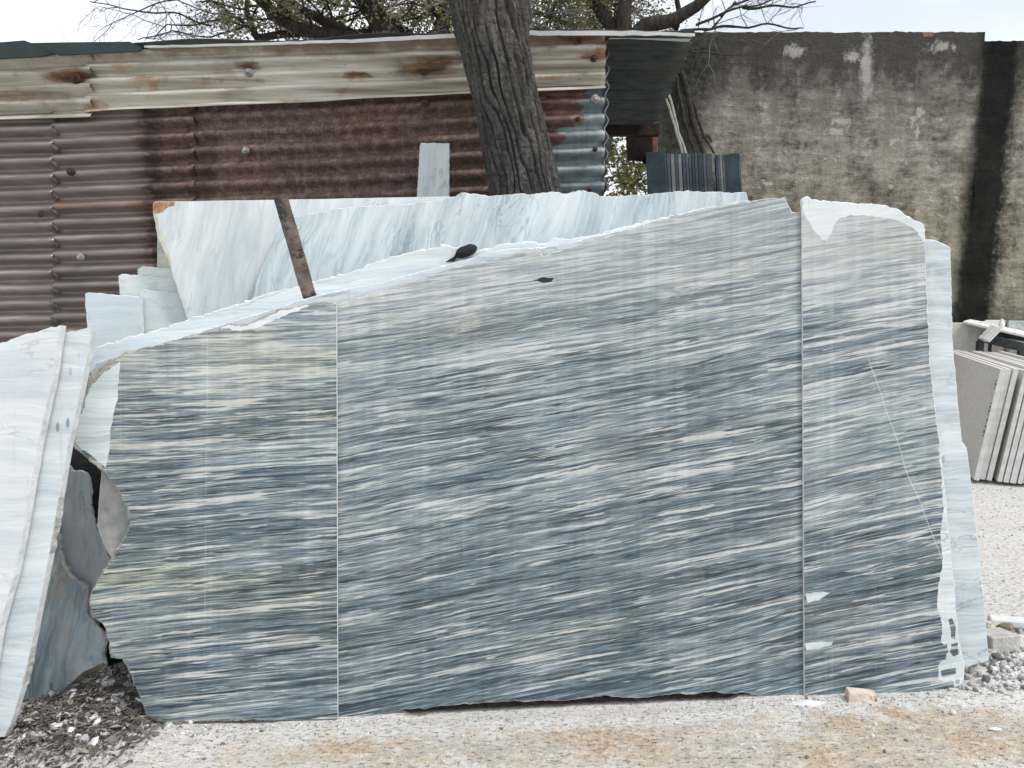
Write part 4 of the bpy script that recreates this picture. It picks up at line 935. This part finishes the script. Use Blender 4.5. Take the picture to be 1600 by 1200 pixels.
tag(mesh_obj('cloth_bundle', V, F, M_rag, loc=tuple(pc), smooth=True), 'small black bundle with a tapering tail lying on the sloping slab tops', 'bundle')

# ------------------------------------------------------------------ dark slates standing by the wall
M_slate = [plain('dark_slate', (.020+.014*k, .034+.016*k, .046+.018*k), (.055+.03*k, .078+.033*k, .098+.035*k), 9, .6, .3) for k in range(3)]
M_slate.append(plain('pale_slate_edge', (.16, .17, .17), (.26, .27, .27), 9, .7, .3))
slates = [(1009, 1036, 237, 0), (1037, 1040.5, 239, 1), (1041.5, 1046, 240, 2), (1047.5, 1053, 241, 3), (1054, 1058, 241, 1), (1059, 1064, 241, 3), (1065.5, 1070, 239, 1), (1071, 1074.5, 239, 2), (1075.5, 1079, 240, 1), (1080, 1084, 239, 0), (1085, 1089, 240, 1), (1090, 1097, 239, 0), (1098, 1102, 240, 2), (1103, 1112, 240, 1),
          (1117, 1120, 241, 0), (1120.6, 1123.4, 241, 2), (1124, 1127, 240, 3), (1127.8, 1131, 241, 2), (1131.8, 1151, 240, 0), (1152, 1156, 239, 1)]
SLY = 6.55
first = None
for i, (xl_, xr_, yt, mk) in enumerate(slates):
    a, b = W(xl_, yt, SLY), W(xr_, yt, SLY); V, F = [], []
    lean = R(-4.5 if xl_ < 1114 else -5.5); hgt = a.z/math.cos(lean)+.02
    top = (a+b)/2
    Mx = Matrix.Translation((top.x, SLY, top.z)) @ Matrix.Rotation(-math.atan2(top.x, SLY) + R(.5), 4, 'Z') @ Matrix.Rotation(lean, 4, 'Y') @ Matrix.Translation((0, .2, -hgt))
    boxm(V, F, Mx, (b.x-a.x), .40, hgt, .0025)
    bp = Mx @ Vector((0, 0, 0))
    lb = {0: 'broad dark slate facing the yard, first of the left bundle by the wall', 18: 'broad dark slate at the right end of the smaller bundle by the wall'}.get(i) or \
         ({3: 'pale grey slate edge among the dark ones, left of the two in the wide bundle', 5: 'pale grey slate edge among the dark ones, right of the two in the wide bundle', 16: 'pale grey slate edge in the small right bundle by the mouldy wall', 13: 'dark slate on edge, last at the right of the wide bundle', 14: 'dark slate on edge, first at the left of the small bundle'}.get(i)) or \
         (('thin dark slate on edge in the wider bundle standing by the mouldy wall' if xl_ < 1114 else 'thin slate on edge in the small right bundle by the mouldy wall'))
    tag(mesh_obj('slate_slab', V, F, M_slate[mk], loc=tuple(bp)), lb, 'slate', 'slates on edge in the wide bundle' if xl_ < 1114 else 'slates on edge in the small bundle')

# ------------------------------------------------------------------ pale stack on the right
M_tan = plain('pale_sandstone', (.56, .54, .50), (.72, .70, .66), 30, .85, .35, c3=(.66, .63, .58))
M_end = plain('sandstone_end', (.60, .60, .58), (.78, .78, .76), 24, .85, .4)
pn, pt_ = G(1520, 756), None
dvec = Vector((.44, 1.33, 0)).normalized(); lnr = R(8); hst = .93
sx_ = Vector((dvec.y, -dvec.x, 0))                                   # to the right
def stone_slab(i, off, th, h, L, near):
    up = (Vector((0, 0, 1))*math.cos(lnr) + sx_*math.sin(lnr)); nn_ = dvec.cross(up)*-1
    nn_ = (sx_*math.cos(lnr) - Vector((0, 0, 1))*math.sin(lnr))
    o_ = Vector((pn.x, pn.y, .0)) + sx_*off + dvec*near + up*.035
    V, F = [], []; mi = []
    n = 10
    for j, (zz, ins) in enumerate([(0, .002), (.003, 0), (h-.003, 0), (h, .002)]):
        for (s, t) in ((0, 0), (1, 0), (1, 1), (0, 1)):
            V.append(o_ + nn_*(ins + (th-2*ins)*s) + dvec*(ins + (L-2*ins)*t) + up*(zz+.004*nz(i*3.1, t*5)))
    for j in range(3):
        for k in range(4): F.append((4*j+k, 4*j+(k+1) % 4, 4*j+4+(k+1) % 4, 4*j+4+k)); mi.append(1 if k in (0, 2) else 0)
    F += [(3, 2, 1, 0), (12, 13, 14, 15)]; mi += [1, 1]
    ob = mesh_obj('stone_slab', V, F, [M_tan, M_end], loc=tuple(o_), mi=mi)
    return ob, o_, up, nn_
off = 0; random.seed(5)
ords = ['leftmost', 'second from left', 'third from left', 'fourth from left', 'fifth from left', 'sixth from left', 'seventh from left', 'eighth from left', 'ninth from left', 'tenth from left']
for i in range(13):
    th = random.uniform(.030, .044); h = hst + random.uniform(-.012, .014); near = random.uniform(-.02, .05) if i else 0
    if i == 3: off += .022
    ob, o_, up, nn_ = stone_slab(i, off, th, h, 2.1, near)
    if i == 0: ref0 = (o_, up, nn_)
    if i < 10: tag(ob, 'pale sandstone slab on edge in the tilted right stack, ' + ords[i], 'stone slab', 'sandstone slabs in the tilted stack')
    else: tag(ob, 'pale sandstone slab on edge beyond the tenth in the tilted right stack', 'stone slab', 'far sandstone slabs of the tilted stack')
    off += th + random.uniform(.006, .013)
# wooden bearers under the stack
for k, dd_ in enumerate((.25, 1.6)):
    V, F = [], []
    c_ = Vector((pn.x, pn.y, 0)) + dvec*dd_ + sx_*.33
    Mx = Matrix.Translation((c_.x, c_.y, -.03)) @ Matrix.Rotation(math.atan2(sx_.y, sx_.x), 4, 'Z'); boxm(V, F, Mx, .8, .09, .065, .004)
    tag(mesh_obj('timber_bearer', V, F, M_beam, loc=tuple(c_)), ['dark timber bearer under the near end of the tilted stack', 'dark timber bearer under the far end of the tilted stack'][k], 'timber')
# handwritten size marks on the first slab's face
M_ink = Mat('black_marker_ink', .8).color((.02, .02, .025)).m
def ink(txt, dist_up, size, parent_i=0, on='face'):
    cu = bpy.data.curves.new('marking', 'FONT'); cu.body = txt; cu.size = size; cu.extrude = .0003
    o = bpy.data.objects.new('marking', cu); COL.objects.link(o)
    o_, up, nn_ = ref0
    xd, zd = up, -nn_; yd = zd.cross(xd)
    p = o_ + up*dist_up - nn_*.0012 + dvec*.012
    if yd.dot(dvec) < 0: pass
    p = p + (dvec*.0)
    q = Matrix(((xd.x, yd.x, zd.x, p.x), (xd.y, yd.y, zd.y, p.y), (xd.z, yd.z, zd.z, p.z), (0, 0, 0, 1)))
    dg = bpy.context.evaluated_depsgraph_get(); me = bpy.data.meshes.new_from_object(o.evaluated_get(dg)); bpy.data.objects.remove(o)
    me.materials.clear(); me.materials.append(M_ink)
    ob0 = bpy.data.objects['stone_slab']; me.transform(Matrix.Translation(-Vector(ob0.location)) @ q)
    k = bpy.data.objects.new('marking', me); COL.objects.link(k); k.parent = ob0
ink('18.2-4-1661', .36, .062); ink('151', .76, .062)

# things behind the stack: rack with pale slabs, bottle
RY = 8.35
rack = empty('steel_rack', (W(1570, 560, RY).x, RY, 0)); tag(rack, 'dark steel trestle rack behind the tilted sandstone stack', 'rack')
M_steel = plain('dark_painted_steel', (.018, .024, .026), (.06, .07, .072), 14, .6, .3)
def beam(name, A, B, w, h, root, mat):
    A, B = Vector(A), Vector(B); d = B-A; L = d.length; V, F = [], []
    Mx = Matrix.Translation(A) @ d.to_track_quat('Z', 'Y').to_matrix().to_4x4(); boxm(V, F, Mx, w, h, L, .003); return part(name, V, F, mat, root)
A, B = W(1532, 527, RY), W(1680, 562, RY-.5)
beam('rail', A, B, .06, .09, rack, M_steel)
A2, B2 = W(1545, 519, RY+.35), W(1700, 545, RY-.1); beam('rail', A2, B2, .06, .07, rack, M_steel)
for P_ in (A, B, A2, B2, A.lerp(B, .45)): beam('leg', (P_.x, P_.y, 0), (P_.x, P_.y, P_.z-.04), .06, .06, rack, M_steel)
beam('crossbar', (A.x, A.y, A.z-.02), (A2.x, A2.y, A2.z-.02), .05, .05, rack, M_steel)
def lay_slab(P_, sx, sy, sz, rz_, lb, mat, name='stone_slab', tilt=0.0, tx=0.0):
    V, F = [], []; Mx = Matrix.Translation(P_) @ Matrix.Rotation(rz_, 4, 'Z') @ Matrix.Rotation(tilt, 4, 'Y') @ Matrix.Rotation(tx, 4, 'X'); boxm(V, F, Mx, sx, sy, sz, .003)
    return tag(mesh_obj(name, V, F, mat, loc=tuple(P_)), lb, 'stone slab')
mid = (A+B+A2+B2)/4
lay_slab(Vector((mid.x+.05, mid.y+.12, mid.z+.075)), 1.25, .75, .025, math.atan2(B.y-A.y, B.x-A.x), 'cream slab lying flat on top of the dark steel rack', M_end, tilt=math.asin((A.z-B.z)/(B-A).length))
p = W(1499, 504, 8.6); lay_slab(Vector((p.x, 8.6, -.01)), .20, .03, p.z+.01, 0, 'grey upright slab at far right foot of the wall, left of the blackened band', M_tan)
p = W(1526, 502, 8.68); lay_slab(Vector((p.x+.02, 8.68, -.01)), .24, .03, p.z+.01, 0, 'cream upright slab beneath the blackened wall band, behind the rack end', M_end)
p = W(1552, 500, 8.74); lay_slab(Vector((p.x+.02, 8.74, -.01)), .22, .03, p.z+.01, 0, 'pinkish upright slab against the wall behind the rack', M_tan)
p = W(1600, 501, 8.80); lay_slab(Vector((p.x+.12, 8.80, -.01)), .60, .03, p.z+.01, 0, 'mottled grey upright slab at the right border behind the rack', plain('mottled_grey_granite', (.26, .30, .30), (.52, .56, .56), 24, .7, .2))
for k in range(3):
    p = W(1534+3*k, 515+2*k, 8.28-.03*k); lay_slab(Vector((p.x, 8.28-.04*k, p.z-.10)), .018, .10, .19, 0, ['thin grey offcut tilted on the rack end, rearmost of three', 'thin grey offcut tilted on the rack end, middle of three', 'thin grey offcut tilted on the rack end, nearest of three'][k], M_end, 'stone_offcut', tilt=R(42))
# lift plastic bottle onto the flat slab
bp = W(1564, 519, 8.3); V, F = [], []
tube(V, F, [bp+Vector((0, 0, z)) for z in (0, .004, .09, .11, .125, .14, .142)], [.026, .030, .030, .022, .012, .012, .010], 14)
M_bot = plain('pale_plastic', (.60, .70, .74), (.74, .80, .82), 30, .3, .1)
tag(mesh_obj('plastic_bottle', V, F, M_bot, loc=tuple(bp), smooth=True), 'pale blue plastic bottle standing on the cream slab of the rack', 'bottle')

# ------------------------------------------------------------------ rubble, gravel, litter
def stone_mesh(n_seed, sx, sy, sz, sub=1):
    """angular chunk: convex-ish polyhedron with unequal facets"""
    rnd = random.Random(n_seed); V = []; F = []
    rings = [(-.5, .55), (-.25, .95), (.2, 1.0), (.5, .6)]; n = 7
    for z, r in rings:
        for k in range(n):
            a = 2*math.pi*(k+rnd.uniform(-.25, .25))/n; q = r*rnd.uniform(.72, 1.08)
            V.append(Vector((math.cos(a)*q*.5*sx, math.sin(a)*q*.5*sy, (z+rnd.uniform(-.08, .08))*sz)))
    for i in range(3):
        for k in range(n): F.append((i*n+k, i*n+(k+1) % n, (i+1)*n+(k+1) % n, (i+1)*n+k))
    F.append(tuple(reversed(range(n)))); F.append(tuple(3*n+k for k in range(n)))
    return V, F
M_gr = plain('grey_gravel', (.30, .30, .29), (.56, .56, .54), 12, .9, .4)
M_gr2 = plain('dark_gravel', (.10, .095, .09), (.24, .23, .22), 12, .9, .4)
M_gr3 = plain('white_marble_chip', (.56, .58, .59), (.74, .75, .75), 20, .8, .3)
def rock(px, py, w, d, h, lb, mat, cat='stone', group=None, seed=0, rz_=0.0, name='stone', yo=0.0):
    p = G(px, py); p.z = ground_h(p.x, p.y); V, F = stone_mesh(seed, w, d, h)
    Mx = Matrix.Translation(p+Vector((0, yo, h*.42))) @ Matrix.Rotation(rz_, 4, 'Z'); V = [Mx @ v for v in V]
    return tag(mesh_obj(name, V, F, mat, loc=tuple(p)), lb, cat, group)
# brick fragment in front of the right slab
M_brk = plain('limewashed_brick', (.58, .44, .36), (.78, .72, .66), 26, .9, .6, c3=(.36, .15, .09))
V, F = [], []
p = G(1345, 1094); p.z = ground_h(p.x, p.y)
P0 = [(-.058, -.026), (.052, -.022), (.060, .018), (-.050, .030)]
for z, s in ((0, 1), (.004, 1.02), (.030, .98), (.036, .93)):
    for k, (a, b) in enumerate(P0): V.append(p+Vector((a*s, b*s, z - .006*(a > 0)*(z > .02)+.003*nz(k, z*90))))
for i in range(3):
    for k in range(4): F.append((4*i+k, 4*i+(k+1) % 4, 4*i+4+(k+1) % 4, 4*i+4+k))
F += [(3, 2, 1, 0), (12, 13, 14, 15)]
tag(mesh_obj('brick_fragment', V, F, M_brk, loc=tuple(p)), 'pinkish white brick fragment on the ground before the right slab', 'brick')
# block, plank and brown stone beside the stack
def block(px, py, sx, sy, sz, rz_, lb, mat, cat, name, zoff=0.0, tilt=0.0):
    p = G(px, py); p.z = ground_h(p.x, p.y)+zoff; V, F = [], []
    Mx = Matrix.Translation(p) @ Matrix.Rotation(rz_, 4, 'Z') @ Matrix.Rotation(tilt, 4, 'X'); boxm(V, F, Mx, sx, sy, sz, .006)
    V = [v+Vector((.004*nz(v.x*30, v.y*30, v.z*30), .004*nz(v.y*30, v.z*30), .004*nz(v.z*30, v.x*30))) for v in V]
    return tag(mesh_obj(name, V, F, mat, loc=tuple(p)), lb, cat)
M_blk = plain('grey_stone_block', (.36, .35, .34), (.56, .55, .53), 14, .9, .5)
block(1556, 1022, .135, .12, .085, R(8), 'grey stone block on the gravel beside the bluish slab', M_blk, 'stone block', 'stone_block', .0, R(-6))
block(1600, 985, .30, .06, .035, R(-16), 'white marble batten lying across the gravel behind the grey block', M_gr3, 'marble batten', 'marble_batten', .02)
rock(1572, 985, .085, .07, .045, 'brown rounded stone between the grey block and white batten', plain('brown_stone', (.15, .13, .09), (.30, .27, .20), 14, .9, .5), seed=3)
rock(1545, 985, .06, .06, .05, 'cream stone wedged between slab edge and brown stone', plain('cream_stone', (.5, .46, .36), (.68, .65, .56), 14, .9, .5), seed=4)
rock(1489, 1118, .026, .022, .016, 'small beige pebble alone on the ground right of the brick fragment', M_tan, cat='pebble', seed=5)
rock(1260, 1188, .015, .013, .010, 'dark pebble low in the foreground, right of centre', M_gr2, cat='pebble', seed=6)
rock(1554, 1144, .055, .020, .010, 'flat white marble chip low in the right foreground', M_gr3, cat='marble chip', seed=7)
rock(298, 1131, .022, .02, .016, 'white marble lump at the foot of the left slab', M_gr3, cat='marble chip', seed=8)
# larger rubble chunks in front of the slab corner
random.seed(9)
spots = [(1534, 1042), (1522, 1052), (1516, 1058), (1546, 1036), (1568, 1030), (1580, 1024), (1592, 1018), (1556, 1046), (1540, 1054), (1572, 1044), (1588, 1036), (1530, 1064), (1552, 1062), (1518, 1072), (1566, 1058), (1584, 1052), (1598, 1042), (1596, 1028), (1540, 1072), (1512, 1064)]
for i, (a, b) in enumerate(spots):
    s = random.uniform(.028, .046); flat_ = i == 0
    if flat_: rock(a, b, .075, .05, .02, 'flat pale shard on top of the rubble by the slab corner', M_gr3, 'stone', None, 100, .3, 'rubble_stone')
    else:
        mk = random.choice([0, 0, 1, 2])
        rock(a, b, s, s*random.uniform(.6, .9), s*random.uniform(.5, .75), ['angular grey rubble stone in the heap by the right slab corner', 'dark angular rubble stone in the heap by the right slab corner', 'white marble rubble stone in the heap by the right slab corner'][mk], [M_gr, M_gr2, M_gr3][mk], 'stone', ['grey', 'dark', 'white'][mk] + ' rubble stones by the slab corner', 100+i, random.uniform(0, 6), 'rubble_stone')
def scatter(name, n, fn, size, mats, sq=(.5, .9), seed=0, label=None, jit=.004):
    rnd = random.Random(seed); V, F, mi = [], [], []; protos = [stone_mesh(seed*50+k, 1, 1, 1) for k in range(8)]
    # thinner prototypes: 2 rings only for tiny grains
    P4 = [Vector((.5, 0, 0)), Vector((0, .4, .05)), Vector((-.5, .05, 0)), Vector((-.05, -.42, .03)), Vector((.08, .03, .42)), Vector((0, 0, -.3))]
    F4 = [(0, 1, 4), (1, 2, 4), (2, 3, 4), (3, 0, 4), (1, 0, 5), (2, 1, 5), (3, 2, 5), (0, 3, 5)]
    for _ in range(n):
        r = fn(rnd)
        if r is None: continue
        x, y, k = r; s = size(rnd)*k; big = s > .014
        pv, pf = protos[rnd.randrange(8)] if big else (P4, F4)
        a = rnd.uniform(0, 6.28); ca, sa = math.cos(a), math.sin(a); hz = rnd.uniform(*sq); wy = rnd.uniform(.6, 1); t1, t2 = rnd.gauss(0, .3), rnd.gauss(0, .3)
        z = ground_h(x, y) + s*hz*.25; b0 = len(V)
        for v in pv:
            vx, vy, vz = v.x*s, v.y*s*wy, v.z*s*hz
            V.append((x+vx*ca-vy*sa, y+vx*sa+vy*ca, z+vz+vx*t1+vy*t2))
        q = rnd.randrange(len(mats))
        for f in pf: F.append(tuple(b0+i for i in f)); mi.append(q)
    o = mesh_obj(name, V, F, mats, mi=mi); return tag(o, label, kind='stuff')
def f_heap(r):
    x, y = r.gauss(2.12, .22), r.gauss(3.06, .13)
    base_ = 2.685+(x+1.358)*.0822
    if y < base_-.09 or (x < 1.97 and y > base_-.02): return None
    return x, y, 1
def f_foot(r):
    x = r.uniform(-1.3, 1.9)
    if -.35 < x < .85 and r.random() < .8: return None
    return x, 2.685+(x+1.358)*.0822 - .035 - abs(r.gauss(0, .05)), .55
def f_fore(r):
    y = 1.9 + 1.15*r.random()**.7; x = r.uniform(-2.2, 2.6)
    if y > 2.685+(x+1.358)*.0822-.04 and x < 1.95: return None
    return x, y, .5 if r.random() < .97 else 1.0
def f_yard(r):
    return r.uniform(1.9, 4.6), r.uniform(3.2, 6.6), .8
def f_left(r):
    x, y = r.gauss(-1.62, .20), r.gauss(2.70, .14); return x, y, .8
lsz = lambda lo, hi: (lambda r: lo + (hi-lo)*r.random()**2.5)
scatter('gravel', 1500, f_heap, lsz(.010, .032), [M_gr, M_gr, M_gr2, M_gr3], seed=1)
scatter('gravel', 1500, f_foot, lsz(.005, .024), [M_gr3, M_gr, M_gr2, M_gr3], seed=2)
M_gr4 = plain('brown_grit', (.12, .075, .045), (.34, .25, .18), 12, .9, .3)
scatter('gravel', 12000, f_fore, lsz(.004, .018), [M_gr3, M_gr4, M_gr2, M_tan, M_gr3, M_gr4], seed=3)
scatter('gravel', 2600, f_yard, lsz(.006, .022), [M_gr3, M_gr, M_gr3, M_gr], seed=4)
scatter('gravel', 900, f_left, lsz(.007, .060), [M_gr3, M_gr, M_gr, M_gr2], sq=(.3, .6), seed=5)
# leaf litter: small curled dry flakes
M_lit = plain('dry_litter', (.045, .042, .038), (.21, .195, .175), 16, .95, .3)
M_lit2 = plain('pale_dry_litter', (.22, .20, .18), (.46, .44, .41), 16, .95, .3)
rnd = random.Random(77); V, F, mi = [], [], []
for _ in range(6000):
    if rnd.random() < .85: x, y = rnd.gauss(-1.58, .16), rnd.gauss(2.74, .11)
    else: x, y = rnd.gauss(-1.72, .26), rnd.gauss(2.50, .13)
    if x > -1.28 and y < 2.72: continue
    s = rnd.uniform(.012, .050); a = rnd.uniform(0, 6.28); u = Vector((math.cos(a), math.sin(a), rnd.gauss(0, .35))).normalized()
    w = u.cross(Vector((rnd.gauss(0, .4), rnd.gauss(0, .4), 1))).normalized(); nn_ = w.cross(u)
    c_ = Vector((x, y, ground_h(x, y)+rnd.uniform(0, .014))); b0 = len(V); wd = rnd.uniform(.06, .22)
    V += [c_-u*s*.5, c_-w*s*wd+nn_*s*.12, c_+u*s*.5+nn_*s*.1, c_+w*s*wd+nn_*s*.15, c_+nn_*s*.02]
    for f in ((0, 1, 4), (1, 2, 4), (2, 3, 4), (3, 0, 4)): F.append(tuple(b0+i for i in f)); mi.append(0 if (b0//5) % 4 else 1)
tag(mesh_obj('leaf_litter', V, F, [M_lit, M_lit2], mi=mi), kind='stuff')
# slurry spilled at the foot of the right seam
V, F = [], []
p = G(1262, 1100)
n = 40; V.append(Vector((p.x, p.y, ground_h(p.x, p.y)+.014)))
for k in range(n):
    a = 2*math.pi*k/n; r = .06*(1+.5*fbm(math.cos(a)*2, math.sin(a)*2, 3, 4)); q = Vector((p.x+math.cos(a)*r*1.5, p.y+math.sin(a)*r*.45, 0)); q.z = ground_h(q.x, q.y)-.004; V.append(q)
F = [(0, 1+k, 1+(k+1) % n) for k in range(n)]
tag(mesh_obj('marble_slurry', V, F, M_gr3, loc=tuple(p)), 'small spill of white slurry at the foot of the right seam', 'slurry')
